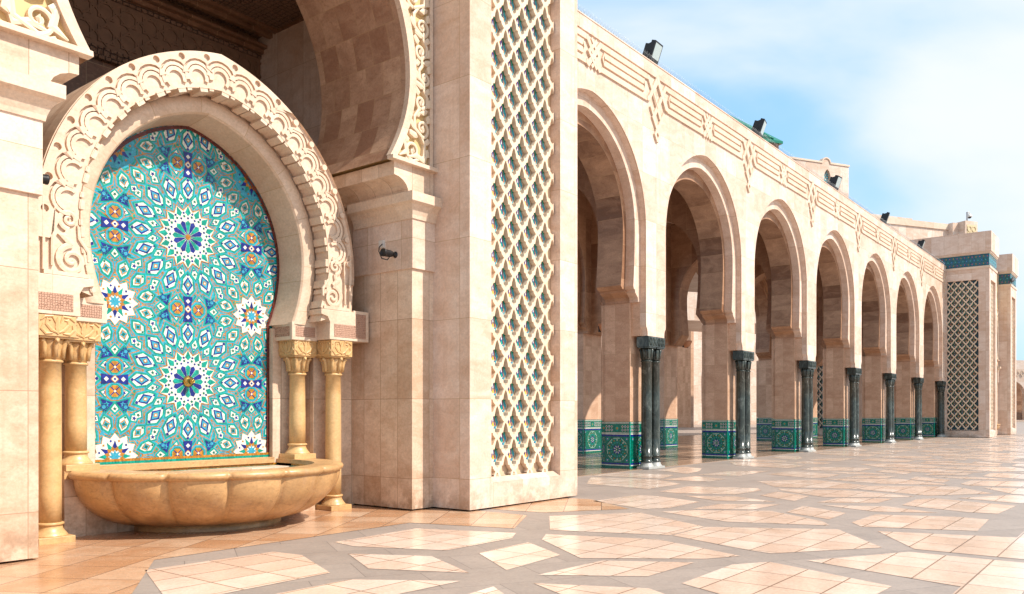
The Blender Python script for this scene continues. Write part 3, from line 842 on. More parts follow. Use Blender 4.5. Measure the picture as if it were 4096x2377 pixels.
def cell(cx, cz, a, pts, core, b=1.0):
    lay(xf(cx, cz, a, grow(pts, 0.057 * b)), 1, OR)
    lay(xf(cx, cz, a, grow(pts, 0.044 * b)), 2, BL)
    lay(xf(cx, cz, a, grow(pts, 0.026 * b)), 3, TE)
    lay(xf(cx, cz, a, pts), 4, WH)
    for (q, ly, mi) in core: lay(xf(cx, cz, a, q), ly, mi)
def dia(x, r, t): return [(x - r, 0), (x, -t), (x + r, 0), (x, t)]
P2 = 1.105
w.poly([(XC - 1.5, 0.86)] + arc(1.70, 4.0, 6.02, 3.0, 1.5, n=20, cx=XC) + [(XC + 1.5, 0.86)], YP, BL)
Z1, Z2 = 2.09, 4.27
PZ = 1.09
bigc = [(0, Z1), (0, Z2), (0, Z2 + 2 * PZ), (-2 * P2, Z1), (2 * P2, Z1), (-2 * P2, Z2), (2 * P2, Z2)]
smallc = [(sx * P2, Z1 + k * PZ) for sx in (-1, 1) for k in (-1, 1, 3)]
def band(p, q, wd, ly, mi):
    dx_, dz_ = q[0] - p[0], q[1] - p[1]; d_ = math.hypot(dx_, dz_); nx, nz = -dz_ / d_ * wd / 2, dx_ / d_ * wd / 2
    n_ = max(1, int(d_ / 0.25))
    for i in range(n_):
        a_ = (p[0] + dx_ * i / n_, p[1] + dz_ * i / n_); b_ = (p[0] + dx_ * (i + 1) / n_, p[1] + dz_ * (i + 1) / n_)
        lay([(a_[0] + nx, a_[1] + nz), (b_[0] + nx, b_[1] + nz), (b_[0] - nx, b_[1] - nz), (a_[0] - nx, a_[1] - nz)], ly, mi)
for (dx, cz) in bigc + smallc:
    n_, st, rr_ = (16, 5, 1.13) if (dx, cz) in bigc else (12, 4, 0.70)
    for k in range(n_):
        a, b_ = 2 * PI * k / n_, 2 * PI * (k + st) / n_
        p, q = (XC + dx + rr_ * math.cos(a), cz + rr_ * math.sin(a)), (XC + dx + rr_ * math.cos(b_), cz + rr_ * math.sin(b_))
        band(p, q, 0.085, 0.0, TE); band(p, q, 0.046, 0.4, BL); band(p, q, 0.016, 0.9, OR)
for (dx, cz) in bigc:
    cx = XC + dx
    for k in range(16):
        a = 2 * PI * k / 16
        hexc = [(0.555, 0), (0.64, -0.069), (0.79, -0.088), (0.89, 0), (0.79, 0.088), (0.64, 0.069)]
        core = [(dia(0.72, 0.12, 0.080), 5, NV), (dia(0.72, 0.09, 0.052), 6, BL), (dia(0.72, 0.04, 0.036), 7, OR), (dia(0.72, 0.02, 0.018), 8, WH),
                ([(0.555, 0), (0.575, -0.02), (0.595, 0), (0.575, 0.02)], 5, NV), ([(0.885, 0), (0.855, -0.03), (0.83, 0), (0.855, 0.03)], 5, NV)]
        cell(cx, cz, a, hexc, core)
        a2 = a + PI / 16
        kt = [(0.475, 0), (0.555, -0.046), (0.64, 0), (0.555, 0.046)]
        cell(cx, cz, a2, kt, [([(0.565 + p[0], p[1]) for p in starp(5, 0.034, 0.014)], 5, GR), (dia(0.505, 0.018, 0.018), 5, NV)], 0.72)
        # little kites in the outer gaps
        cell(cx, cz, a2, [(0.93, 0), (1.0, -0.05), (1.05, 0), (1.0, 0.05)], [([(0.995 + p[0], p[1]) for p in starp(5, 0.04, 0.016)], 5, NV)], 0.7)
    lay(xf(cx, cz, 0, starp(16, 0.495, 0.405)), 5, OR)
    lay(xf(cx, cz, 0, starp(16, 0.475, 0.388)), 6, WH)
    for k in range(16):
        a = 2 * PI * k / 16; a2 = a + PI / 16
        lay(xf(cx, cz, a, [(0.315, 0), (0.365, -0.048), (0.47, 0), (0.365, 0.048)]), 7, TE)
        lay(xf(cx, cz, a2, dia(0.36, 0.022, 0.022)), 7, NV)
        lay(xf(cx, cz, a2, dia(0.312, 0.024, 0.024)), 7, GR)
        lay(xf(cx, cz, a, dia(0.285, 0.021, 0.021)), 8, NV)
        lay(xf(cx, cz, a, [(0.02, 0), (0.13, -0.0245), (0.215, -0.040), (0.25, 0), (0.215, 0.040), (0.13, 0.0245)]), 8, NV if k % 2 else TE)
    lay(xf(cx, cz, 0, [(0.042 * math.cos(2 * PI * i / 14), 0.042 * math.sin(2 * PI * i / 14)) for i in range(14)]), 10, OR)
for (dx, cz) in smallc:
    cx = XC + dx
    for k in range(12):
        a = 2 * PI * k / 12 + PI / 12
        hx = [(0.37, 0), (0.43, -0.053), (0.52, -0.066), (0.59, 0), (0.52, 0.066), (0.43, 0.053)]
        cell(cx, cz, a, hx, [(dia(0.47, 0.075, 0.06), 5, OR), ([(0.47 + p[0], p[1]) for p in starp(4, 0.06, 0.028)], 6, BL), (dia(0.47, 0.028, 0.028), 7, GR), (dia(0.565, 0.02, 0.02), 5, GR)])
        a2 = a + PI / 12
        cell(cx, cz, a2, [(0.62, 0), (0.67, -0.05), (0.74, 0), (0.67, 0.05)], [([(0.672 + p[0], p[1]) for p in starp(5, 0.035, 0.014)], 5, GR)], 0.7)
    lay(xf(cx, cz, 0, starp(12, 0.345, 0.27)), 5, OR); lay(xf(cx, cz, 0, starp(12, 0.333, 0.258)), 6, WH)
    for k in range(12):
        a = 2 * PI * k / 12
        lay(xf(cx, cz, a, [(0.09, 0), (0.13, -0.036), (0.235, 0), (0.13, 0.036)]), 7, NV if k % 2 else TE)
        lay(xf(cx, cz, a + PI / 12, dia(0.225, 0.02, 0.02)), 7, NV if k % 2 else OR)
        lay(xf(cx, cz, a + PI / 12, [(0.07, 0), (0.105, -0.03), (0.15, 0), (0.105, 0.03)]), 8, OR)
    lay(xf(cx, cz, 0, starp(8, 0.095, 0.05)), 9, BL)
knots = [(0, Z1 - PZ, 0), (0, Z1 + PZ, 0), (0, Z2 + PZ, 0)] + [(s * P2, z, PI / 2) for s in (-1, 1) for z in (Z1, Z2, Z2 + 2 * PZ)]
for (dx, cz, a) in knots:
    cx = XC + dx
    for (ox, r_) in ((-0.17, 0.088), (0.17, 0.088)):
        oc = [(ox + r_ * math.cos(PI / 8 + PI / 4 * i), r_ * math.sin(PI / 8 + PI / 4 * i)) for i in range(8)]
        lay(xf(cx, cz, a, grow(oc, 0.055)), 5, OR); lay(xf(cx, cz, a, grow(oc, 0.042)), 6, BL); lay(xf(cx, cz, a, grow(oc, 0.018)), 7, TE)
        lay(xf(cx, cz, a, oc), 8, OR)
        for q in (1, -1):
            lay(xf(cx, cz, a, [(ox - 0.065, -0.055 * q), (ox - 0.055, -0.065 * q), (ox + 0.065, 0.055 * q), (ox + 0.055, 0.065 * q)]), 9 + (q > 0) * 0.5, NV)
        lay(xf(cx, cz, a, dia(ox, 0.02, 0.02)), 11, WH)
    lay(xf(cx, cz, a, [(-0.075, -0.19), (0.075, -0.19), (0.045, 0), (0.075, 0.19), (-0.075, 0.19), (-0.045, 0)]), 8.5, NV)
    for q in (-0.12, 0.12): lay(xf(cx, cz, a, [(p[0], p[1] + q) for p in dia(0, 0.035, 0.035)]), 9.2, WH)
    lay(xf(cx, cz, a, dia(0, 0.062, 0.06)), 9.2, OR); lay(xf(cx, cz, a, dia(0, 0.045, 0.045)), 9.7, WH); lay(xf(cx, cz, a, dia(0, 0.022, 0.022)), 10.2, NV)
    for sx in (-1, 1):
        for sz in (-1, 1):
            tri = [(sx * 0.33, sz * 0.02), (sx * 0.46, sz * 0.13), (sx * 0.28, sz * 0.2)]
            cell(cx, cz, a, tri, [(tri, 5, NV), ([(sx * 0.355 + p[0], sz * 0.115 + p[1]) for p in starp(5, 0.045, 0.018)], 6, BL)], 0.7)
# free five-pointed stars where straps meet
for (dx, cz) in bigc:
    for k in range(8):
        a = PI / 8 + 2 * PI * k / 8
        lay(xf(XC + dx + 1.0 * math.cos(a) * 1.03, cz + 1.0 * math.sin(a) * 1.03, a, starp(5, 0.085, 0.04)), 6, TE)
        lay(xf(XC + dx + 1.0 * math.cos(a) * 1.03, cz + 1.0 * math.sin(a) * 1.03, a, starp(5, 0.07, 0.032)), 7, NV)
        lay(xf(XC + dx + 1.0 * math.cos(a) * 1.03, cz + 1.0 * math.sin(a) * 1.03, a, [(0.03 * math.cos(2 * PI * i / 5), 0.03 * math.sin(2 * PI * i / 5)) for i in range(5)]), 8, BL)
put(w, 'star_mosaic', TILES, fo, recalc=False)
# brass spout
w = MB()
w.lathe(0, 0, [(0.001, 0), (0.085, 0.0), (0.085, 0.015), (0.05, 0.03), (0.035, 0.05), (0.03, 0.10), (0.04, 0.105), (0.04, 0.125), (0.025, 0.13), (0.025, 0.155), (0.012, 0.156), (0.012, 0.13)], 20, cap=False, rf=lambda a, z: 1 + (0.05 * math.cos(12 * a) if z < 0.02 else 0))
w.v = [(XC + x, YP - 0.012 - z, Z1 + y) for x, y, z in w.v]
put(w, 'spout', M_bronze, fo)
# ================================================================== PORTAL (arch, pilasters, hall)
po = thing('entrance_portal', 'deep shaded horseshoe portal with pale vine carving, framing the near fountain', 'portal', (XC, 9.6, 0))
HW = 2.86
for s in (-1, 1):
    w = MB()
    w.box(XC + s * HW if s > 0 else XC - 3.62, XC + 3.40 if s > 0 else XC - HW, 9.62, 11.79, 0.03, 5.2)
    put(w, 'pilaster', M_pier, po)
    w = MB()
    a, b = (XC + s * (HW - 0.03), XC + s * (3.40 if s > 0 else 3.62))
    w.box(min(a, b), max(a, b), 9.58, 11.05, 3.99, 4.84)
    put(w, 'pilaster_head', M_wall, po, bevel=0.006)
    # cornice: fascia + cavetto, returned along the passage side
    w = MB()
    cp = [(0, 4.80), (0.02, 4.80), (0.03, 4.86), (0.06, 4.94), (0.11, 5.01), (0.165, 5.045), (0.17, 5.05), (0.17, 5.20), (0, 5.20)]
    xi = HW - 0.03
    xo = 3.55 if s > 0 else 3.62
    rows = []
    for (d, z) in cp:
        rows.append([(XC + s * (xi - d), 11.0, z), (XC + s * (xi - d), 9.58 - d, z), (XC + s * (xo), 9.58 - d, z)])
    w.strip(rows)
    w.box(min(XC + s * (xi - 0.17), XC + s * xo), max(XC + s * (xi - 0.17), XC + s * xo), 9.41, 11.0, 5.198, 5.20)
    put(w, 'cornice', M_plainst, po)
    # springer block with concave foot
    w = MB()
    q = [(xi - 0.02, 5.20)]
    for i in range(9):
        t = PI / 2 * i / 8
        q.append((HW - 0.22 - 0.26 + 0.26 * math.cos(t) + 0.14, 5.20 + 0.25 * math.sin(t)))
    q = [(HW - 0.10, 5.20), (HW - 0.11, 5.26), (HW - 0.15, 5.33), (HW - 0.22, 5.39), (HW - 0.32, 5.43), (HW - 0.42, 5.44), (HW - 0.42, 5.655), (3.35, 5.655), (3.35, 5.20)]
    w.prism([(XC + s * a_, b_) for a_, b_ in q], 9.60, 11.79)
    put(w, 'springer', M_pier, po)
    w = MB(); w.prism([(XC + s * (HW - 0.54), 5.655), (XC + s * (HW - 0.535), 5.72), (XC + s * 3.42, 5.72), (XC + s * 3.42, 5.655)], 9.50, 9.64)
    put(w, 'panel_ledge', M_plainst, po, bevel=0.005)
BA = (2.80, 7.10, 9.99, 5.725, 2.42)
ba = arc(*BA, n=40, nf=24, cx=XC)
w = MB()
lp = [(XC - 3.62, 5.725), (XC - 3.62, 12.3), (XC + 3.40, 12.3), (XC + 3.40, 5.725)] + ba[::-1]
plate(w, [lp], 9.66, 11.78)
put(w, 'spandrel_wall', plain('honey_ground', (0.60, 0.43, 0.20), 0.6, noise=0.2, nscale=3), po)
w = MB()
rows = [[(x, y, z) for x, z in arc(2.755, 7.10, 9.945, 5.66, 2.325, n=40, nf=24, cx=XC)] for y in (9.56, 9.8, 10.2, 10.6, 11.0, 11.4, 11.80)]
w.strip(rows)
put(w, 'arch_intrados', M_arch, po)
w = MB()   # raised edge band + frame at the tower side
ba2 = arc(2.90, 7.10, 10.10, 5.74, 2.47, n=40, nf=24, cx=XC)
plate(w, [arc(2.75, 7.10, 9.94, 5.72, 2.322, n=40, nf=24, cx=XC) + ba2[::-1]], 9.555, 9.66)
w.box(XC + 3.26, XC + 3.34, 9.60, 9.67, 5.72, 12.3); w.box(XC - 3.34, XC - 3.26, 9.60, 9.67, 5.72, 12.3)
w.box(XC - 3.62, XC - 3.34, 9.58, 9.67, 5.72, 12.3)
put(w, 'arch_border', M_plainst, po)
# arabesque
random.seed(11)
def inner_x(z):  # half width of the arch border at height z
    best = 2.9
    for i in range(len(ba2) // 2, len(ba2) - 1):
        x0, z0 = ba2[i]; x1, z1 = ba2[i + 1]
        if min(z0, z1) <= z <= max(z0, z1) and abs(z1 - z0) > 1e-6:
            best = x0 - XC + (x1 - x0) * (z - z0) / (z1 - z0)
    return best
M_vine = plain('vine_relief', (0.66, 0.53, 0.39), 0.5, noise=0.12, nscale=5)
for s in (-1, 1):
    w = MB()
    z = 5.92; k = 0
    def rb(pts, wd, ridge=0.006):
        w.ribbon([(XC + s * x, zz) for x, zz in pts], wd, 9.60 - 0.012 * random.random(), 9.67, ridge)
    while z < 9.4:
        xi = inner_x(z) + 0.06; xo = 3.24; wd = xo - xi; c = (xi + xo) / 2
        rr = min(0.17, wd * 0.36)
        sg = 1 if k % 2 else -1
        # scroll
        sp = spiral(c + sg * wd * 0.12, z, rr, 1.35, R(-90), sg, 26)
        rb(sp, [0.055 * (1 - 0.45 * i / 26) for i in range(27)])
        # stem to the next scroll
        rb([(c + sg * wd * 0.12, z - rr), (c - sg * wd * 0.30, z - rr * 0.3), (c - sg * wd * 0.34, z + rr), (c - sg * wd * 0.1, z + rr * 1.9), (c - sg * wd * 0.12, z + 0.42 - rr * 0.7)], [0.05, 0.055, 0.05, 0.055, 0.05])
        # leaves
        for (ax, az, dx, dz) in ((-sg * 0.36, -0.06, -sg * 0.06, 0.16), (sg * 0.36, 0.10, sg * 0.05, 0.15), (-sg * 0.05, 0.24, sg * 0.20, 0.08), (sg * 0.40, -0.14, -sg * 0.02, -0.12)):
            x0, z0 = c + ax * wd, z + az
            rb([(x0, z0), (x0 + dx * 0.35 + 0.02, z0 + dz * 0.35), (x0 + dx * 0.8 - 0.01, z0 + dz * 0.75), (x0 + dx, z0 + dz)], [0.012, 0.10, 0.08, 0.008], 0.008)
        # bud
        rb([(c + sg * wd * 0.12, z - 0.05), (c + sg * wd * 0.12, z), (c + sg * wd * 0.14, z + 0.05)], [0.02, 0.07, 0.01], 0.02)
        z += 0.42; k += 1
    rb([(inner_x(5.8) + 0.05, 5.78), (inner_x(5.8) + 0.22, 5.88), (inner_x(5.9) + 0.12, 6.05), (inner_x(6.0) + 0.02, 6.15)], [0.02, 0.09, 0.08, 0.01])
    rb([(2.75, 5.80), (2.95, 5.86), (3.12, 5.80), (3.2, 5.95)], [0.03, 0.08, 0.07, 0.01])
    put(w, 'vine_carving', M_vine, po)
# hall behind
w = MB()
w.box(XC - 4.2, XC - 4.0, 11.79, 14.6, 0, 9.4); w.box(XC + 4.0, XC + 4.2, 11.79, 14.6, 0, 9.4)
w.box(XC - 4.0, XC + 4.0, 14.6, 14.8, 0, 9.4)
put(w, 'hall_wall', M_hall, po)
w = MB()
w.box(XC - 4.0, XC + 4.0, 14.52, 14.6, 8.02, 8.90); w.box(XC + 3.92, XC + 4.0, 11.9, 14.52, 8.02, 8.90); w.box(XC - 4.0, XC - 3.92, 11.9, 14.52, 8.02, 8.90)
for i in range(20):                        # eight-pointed star relief
    for j in range(2):
        cx_, cz_ = XC - 3.8 + i * 0.4, 8.25 + j * 0.42
        w.v += []
        for q in range(2):
            w.ribbon([(cx_ + 0.185 * math.cos(PI / 4 + q * PI / 4 + PI / 2 * k), cz_ + 0.185 * math.sin(PI / 4 + q * PI / 4 + PI / 2 * k)) for k in range(4)], 0.03, 14.495 - 0.004 * q, 14.53, closed=True)
for i in range(6):
    for j in range(2):
        t_ = MB(); cy_, cz_ = 12.2 + i * 0.4, 8.25 + j * 0.42
        for q in range(2):
            t_.ribbon([(cy_ + 0.185 * math.cos(PI / 4 + q * PI / 4 + PI / 2 * k), cz_ + 0.185 * math.sin(PI / 4 + q * PI / 4 + PI / 2 * k)) for k in range(4)], 0.03, 0.025 + 0.004 * q, -0.01, closed=True)
        t_.v = [(XC + 3.92 - b, a, c) for a, b, c in t_.v]
        w.add(t_.v, t_.f)
put(w, 'carved_frieze', plain('carved_stucco', (0.20, 0.105, 0.06), 0.75, noise=0.35, nscale=6), po)
w = MB()
for z0, z1, d in ((7.86, 8.02, 0.10), (8.90, 8.98, 0.12), (7.80, 7.86, 0.13)):
    w.box(XC - 4.0, XC + 4.0, 14.6 - d, 14.62, z0, z1); w.box(XC + 4.0 - d, XC + 4.02, 11.9, 14.6 - d, z0, z1); w.box(XC - 4.02, XC - 4.0 + d, 11.9, 14.6 - d, z0, z1)
put(w, 'frieze_band', M_carve_fine, po)
w = MB()
for z0, z1, d in ((8.98, 9.06, 0.20), (9.06, 9.12, 0.32)):
    w.box(XC - 4.0, XC + 4.0, 14.6 - d, 14.62, z0, z1); w.box(XC + 4.0 - d, XC + 4.02, 11.9, 14.6 - d, z0, z1); w.box(XC - 4.02, XC - 4.0 + d, 11.9, 14.6 - d, z0, z1)
put(w, 'ceiling_moulding', M_hall, po)
w = MB(); w.box(XC - 4.2, XC + 4.2, 11.79, 14.8, 9.35, 9.5)
for i in range(3):
    for j in range(1):
        pass
put(w, 'carved_ceiling', M_carve_fine, po)
w = MB()
for k in range(2):
    x0 = XC - 3.6 + k * 3.7
    for d, z0 in ((0.0, 9.22), (0.16, 9.28)):
        w.box(x0 + d, x0 + 3.5 - d, 12.1 + d, 12.2 + d, z0, 9.35); w.box(x0 + d, x0 + 3.5 - d, 14.1 - d, 14.2 - d, z0, 9.35)
        w.box(x0 + d, x0 + 0.1 + d, 12.2 + d, 14.1 - d, z0, 9.35); w.box(x0 + 3.4 - d, x0 + 3.5 - d, 12.2 + d, 14.1 - d, z0, 9.35)
put(w, 'coffer', M_hall, po)
w = MB(); w.box(XC - 4.2, XC + 4.2, 9.6, 14.9, 12.3, 12.5)
put(w, 'roof_slab', M_hall, po)

# ================================================================== LATTICE TOWERS
def cell_outline(cx, cz, sx=1.0, sz=1.0):
    rt = [(0.0, 0.262), (0.028, 0.225), (0.052, 0.165), (0.066, 0.085), (0.098, 0.078), (0.104, 0.045), (0.158, -0.012), (0.122, -0.075), (0.106, -0.145), (0.060, -0.150), (0.054, -0.195), (0.028, -0.205), (0.0, -0.238)]
    lf = [(-a, b) for a, b in rt[1:-1]][::-1]
    return [(cx + a * sx, cz + b * sz) for a, b in rt + lf]
def clip_poly(P, c, sgn, lim):
    out = []
    for i in range(len(P)):
        a, b = P[i], P[(i + 1) % len(P)]
        ia = (a[c] - lim) * sgn >= -1e-9; ib = (b[c] - lim) * sgn >= -1e-9
        if ia: out.append(a)
        if ia != ib:
            t = (lim - a[c]) / (b[c] - a[c]); out.append((a[0] + (b[0] - a[0]) * t, a[1] + (b[1] - a[1]) * t))
    return out
def lattice(mb, u0, u1, z0, z1, v0, v1, axis='y', first=0.31, dx=0.465, dz=0.57):
    """carved screen: staggered lozenge units, each with a tulip-shaped opening"""
    rt = [(0.0, 0.262), (0.028, 0.225), (0.052, 0.165), (0.070, 0.090), (0.112, 0.084), (0.118, 0.05), (0.173, 0.0), (0.186, -0.012), (0.148, -0.068), (0.120, -0.122), (0.066, -0.132), (0.058, -0.190), (0.030, -0.202), (0.0, -0.240)]
    O = rt + [(-a, b) for a, b in rt[1:-1]][::-1]
    Bd = []
    for a, b in O:
        k = 1 / (abs(a) / (dx / 2) + abs(b) / (dz / 2))
        Bd.append((a * k, b * k))
    def sp(u, v, z): return (u, v, z) if axis == 'y' else (v, u, z)
    cs = []
    n = len(O)
    j = -1
    while z0 + 0.10 + j * dz / 2 < z1 + dz:
        cz = z0 + 0.10 + j * dz / 2
        off = 0 if j % 2 else dx / 2
        i = -2
        while u0 + first + off + i * dx < u1 + dx:
            cx = u0 + first + off + i * dx
            any_ = False
            for k in range(n):
                a, b = O[k], O[(k + 1) % n]; c, d = Bd[(k + 1) % n], Bd[k]
                q = [(cx + p[0], cz + p[1]) for p in (a, b, c, d)]
                inside = all(u0 <= p[0] <= u1 and z0 <= p[1] <= z1 for p in q)
                if not inside:
                    for (cc, sg, lm) in ((0, 1, u0), (0, -1, u1), (1, 1, z0), (1, -1, z1)):
                        q = clip_poly(q, cc, sg, lm)
                        if len(q) < 3: break
                if len(q) < 3: continue
                any_ = True
                mb.add([sp(p[0], v0, p[1]) for p in q], [list(range(len(q)))])
                s = [(cx + a[0], cz + a[1]), (cx + b[0], cz + b[1])]
                if all(u0 - .001 <= p[0] <= u1 + .001 and z0 - .001 <= p[1] <= z1 + .001 for p in s):
                    mb.add([sp(s[0][0], v0, s[0][1]), sp(s[1][0], v0, s[1][1]), sp(s[1][0], v1, s[1][1]), sp(s[0][0], v1, s[0][1])], [(0, 1, 2, 3)])
            if any_ and u0 - 0.05 < cx < u1 + 0.05 and z0 - 0.1 < cz < z1 + 0.05: cs.append((cx, cz, j % 2))
            i += 1
        j += 1
    return cs
def tile_flowers(mb, cs, u0, u1, z0, z1, v, axis='y', dark=False):
    """ceramic set behind the screen, one blossom per opening"""
    t = MB()
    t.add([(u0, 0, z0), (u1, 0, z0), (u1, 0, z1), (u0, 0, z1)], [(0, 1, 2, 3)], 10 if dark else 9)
    for (cx, cz, k) in cs:
        if cx < u0 + 0.17 or cx > u1 - 0.17 or cz < z0 + 0.22 or cz > z1 - 0.24: continue
        def q(P, l, mi): t.poly([(cx + a, cz + b - 0.02) for a, b in P], -0.0012 * l, mi)
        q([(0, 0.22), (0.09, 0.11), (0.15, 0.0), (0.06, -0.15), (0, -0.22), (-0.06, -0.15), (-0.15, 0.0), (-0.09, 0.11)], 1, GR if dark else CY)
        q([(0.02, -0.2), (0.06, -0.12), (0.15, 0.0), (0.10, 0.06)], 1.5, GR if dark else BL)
        q([(0, 0.25), (0.07, 0.14), (0.12, 0.1), (0.05, 0.05), (0, 0.1), (-0.05, 0.05), (-0.12, 0.1), (-0.07, 0.14)], 2, TE)
        q([(0, 0.17), (0.045, 0.10), (0.055, 0.01), (0.085, -0.03), (0.085, -0.07), (-0.085, -0.07), (-0.085, -0.03), (-0.055, 0.01), (-0.045, 0.10)], 3, OR)
        q([(0, 0.14), (0.03, 0.09), (0.038, 0.0), (0.062, -0.04), (0.035, -0.12), (0.0, -0.19), (-0.035, -0.12), (-0.062, -0.04), (-0.038, 0.0), (-0.03, 0.09)], 4, NV)
        q([(0, 0.10), (0.014, 0.03), (0, -0.02), (-0.014, 0.03)], 5, WH)
        q([(0, 0.03), (0.03, -0.04), (0.042, -0.065), (0, -0.12), (-0.042, -0.065), (-0.03, -0.04)], 6, YE if k else TE)
        q([(0.0, -0.075), (0.034, -0.05), (0, -0.13), (-0.034, -0.05)], 7, WH)
    for vv, f, mi in zip([None], [None], [None]): pass
    if axis == 'y': vs = [(a, v + b, c) for a, b, c in t.v]
    else: vs = [(v + b, a, c) for a, b, c in t.v]
    b0 = len(mb.v); mb.v += vs
    for f, mi in zip(t.f, t.m): mb.f.append([b0 + k for k in (f if axis == 'y' else f[::-1])]); mb.m.append(mi); mb.sm.append(False); mb.uv.append(None)

M_lat = stone('lattice_stone', (0.78, 0.63, 0.48), (0.68, 0.51, 0.36), bw=5, bh=5, z_off=-9, stain=0.1, vein=0.15, pores=0.3)
M_latside = M_lat
ZT = 13.78
def tower(x0, label, depth=4.0, side=False, y0=8.8):
    x1 = x0 + 3.15
    t = thing('lattice_tower', label, 'tower', (x0, y0, 0), 'square towers with ceramic lattice panels')
    Y = y0
    w = MB()
    pu0, pu1, pz0, pz1 = x0 + 0.55, x0 + 2.57, 0.52, 10.62
    plate(w, [[(x0, 0.03), (x1, 0.03), (x1, 11.35), (x0, 11.35)], [(pu0, pz0 - 0.08), (pu1, pz0 - 0.08), (pu1, pz1), (pu0, pz1)]], Y, Y + 0.29)
    if side:
        sy0, sy1 = Y + 0.64, Y + 2.55
        plate(w, [[(Y + 0.291, 0.03), (Y + depth, 0.03), (Y + depth, 11.35), (Y + 0.291, 11.35)], [(sy0, pz0 - 0.08), (sy1, pz0 - 0.08), (sy1, pz1), (sy0, pz1)]], x0, x0 + 0.29, axis='x')
        w.box(x0 + 0.291, x1, Y + 0.292, Y + depth, 0.03, 11.35)
    else:
        w.box(x0, x1, Y + 0.291, Y + depth, 0.03, 11.35)
    # sloping sill
    w.add([(pu0, Y + 0.002, pz0 - 0.078), (pu1, Y + 0.002, pz0 - 0.078), (pu1, Y + 0.14, pz0 + 0.01), (pu0, Y + 0.14, pz0 + 0.01), (pu0, Y + 0.14, pz0 - 0.078), (pu1, Y + 0.14, pz0 - 0.078)], [(0, 1, 2, 3), (0, 3, 4), (1, 5, 2), (0, 4, 5, 1), (3, 2, 5, 4)])
    put(w, 'tower_wall', M_wall, t)
    w = MB(); cs = lattice(w, pu0 + 0.001, pu1 - 0.03, pz0, pz1 - 0.002, Y + 0.125, Y + 0.215)
    la = put(w, 'lattice', M_lat, t, recalc=False)
    w = MB(); tile_flowers(w, cs, pu0, pu1, pz0, pz1, Y + 0.230); put(w, 'ceramic_panel', TILES, t, recalc=False)
    if side:
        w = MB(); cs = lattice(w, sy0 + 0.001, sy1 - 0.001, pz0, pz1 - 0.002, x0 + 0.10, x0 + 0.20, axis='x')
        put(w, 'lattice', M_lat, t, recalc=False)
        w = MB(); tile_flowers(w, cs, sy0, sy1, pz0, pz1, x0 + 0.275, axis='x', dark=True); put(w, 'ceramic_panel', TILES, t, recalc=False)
    w = MB()
    w.box(x0 - 0.05, x1 + 0.05, Y - 0.05, Y + depth, 11.35, 11.50)
    w.box(x0 - 0.03, x1 + 0.03, Y - 0.03, Y + depth, 12.30, 12.36); w.box(x0 - 0.07, x1 + 0.07, Y - 0.07, Y + depth, 12.36, 12.45)
    put(w, 'cornice', M_plainst, t)
    w = MB(); w.box(x0 - 0.12, x1 + 0.12, Y - 0.12, Y + depth, 12.45, ZT)
    put(w, 'parapet', M_wall, t)
    w = MB(); w.box(x0 + 0.02, x1 - 0.02, Y + 0.02, Y + depth, 11.50, 12.30, CY)
    # diamond tile band
    for row in range(3):
        for i in range(14):
            u = 0.12 + i * 0.225 + (0.11 if row % 2 else 0)
            zc = 11.66 + row * 0.24
            for l, (a, b, mi) in enumerate(((0.10, 0.125, TE), (0.085, 0.11, 10 if (i + row) % 2 else NV), (0.035, 0.05, CY if row % 2 else OR))):
                P = [(-a, 0), (0, -b), (a, 0), (0, b * 1.2)]
                if u < 3.05: w.poly([(x0 + u + p[0], zc + p[1]) for p in P], Y + 0.018 - 0.002 * l - 0.0003 * row, mi)
                yy = Y + u
                if u < depth - 0.1: w.add([(x0 + 0.018 - 0.002 * l - 0.0003 * row, yy + p[0], zc + p[1]) for p in P], [(0, 3, 2, 1)], mi)
    w.box(x0 + 0.0187, x0 + 0.0195, Y + 0.03, Y + depth - 0.05, 11.505, 12.295, 10)  # side face backed darker than the front, its shade put into the tile colour
    put(w, 'tile_frieze', TILES, t, recalc=False)
    return t
tower(10.06, 'nearest lattice tower with tall pierced screen over blue and yellow ceramic, beside the fountain portal', depth=6.0)
tower(62.5, 'far lattice tower with dark blue side panel and tile frieze, closing the arcade', side=True, depth=8.8)
tower(72.5, 'farthest narrow lattice tower at right, with a white dome camera above it')
tower(0.0 - 0.09 + 0.0, 'cream tower left of the fountain portal, just outside the picture')
tower(62.5, 'rear tower with blue ceramic lattice, seen through the arcade arches', side=True, y0=18.6)

# copies of the portal and the fountain between the two far towers
p2 = copy_tree(po, loc=(XC + 62.44, 9.6, 0), label='distant portal recess between the two farthest lattice towers')
f2 = copy_tree(fo, loc=(XC + 62.44, 11.0, 0), label='distant wall fountain, its basin just visible between the two farthest towers')

# ================================================================== ARCADE
ar = thing('arcade', 'long cream arcade of pointed horseshoe arches with raised interlace frieze and green column pairs', 'arcade', (21.3, 11.45, 0))
BAY, S0 = 6.81, 21.3
SUP = [S0 + BAY * k for k in range(-1, 7)]
OP = [S0 + BAY * (k - 0.5) for k in range(0, 7)]
YW = 11.45
ZTOP = 11.68
def wall_with_arches(y0, y1, wid, zc, apex, footz, footw, zb, zt, x0, x1, corb, n=18, nf=10, pill=None):
    """corb(side) gives the outline of the strip foot; one closed loop running over all openings"""
    w = MB()
    loop = [(x0, zt), (x0, zb)]
    for c in OP:
        a = arc(wid, zc, apex, footz, footw, n=n, nf=nf, cx=c)
        l = [(c - p, q) for p, q in corb]; r_ = [(c + p, q) for p, q in corb][::-1]
        loop += l + a + r_
    loop += [(x1, zb), (x1, zt)]
    plate(w, [loop], y0, y1)
    return w
hb = BAY / 2
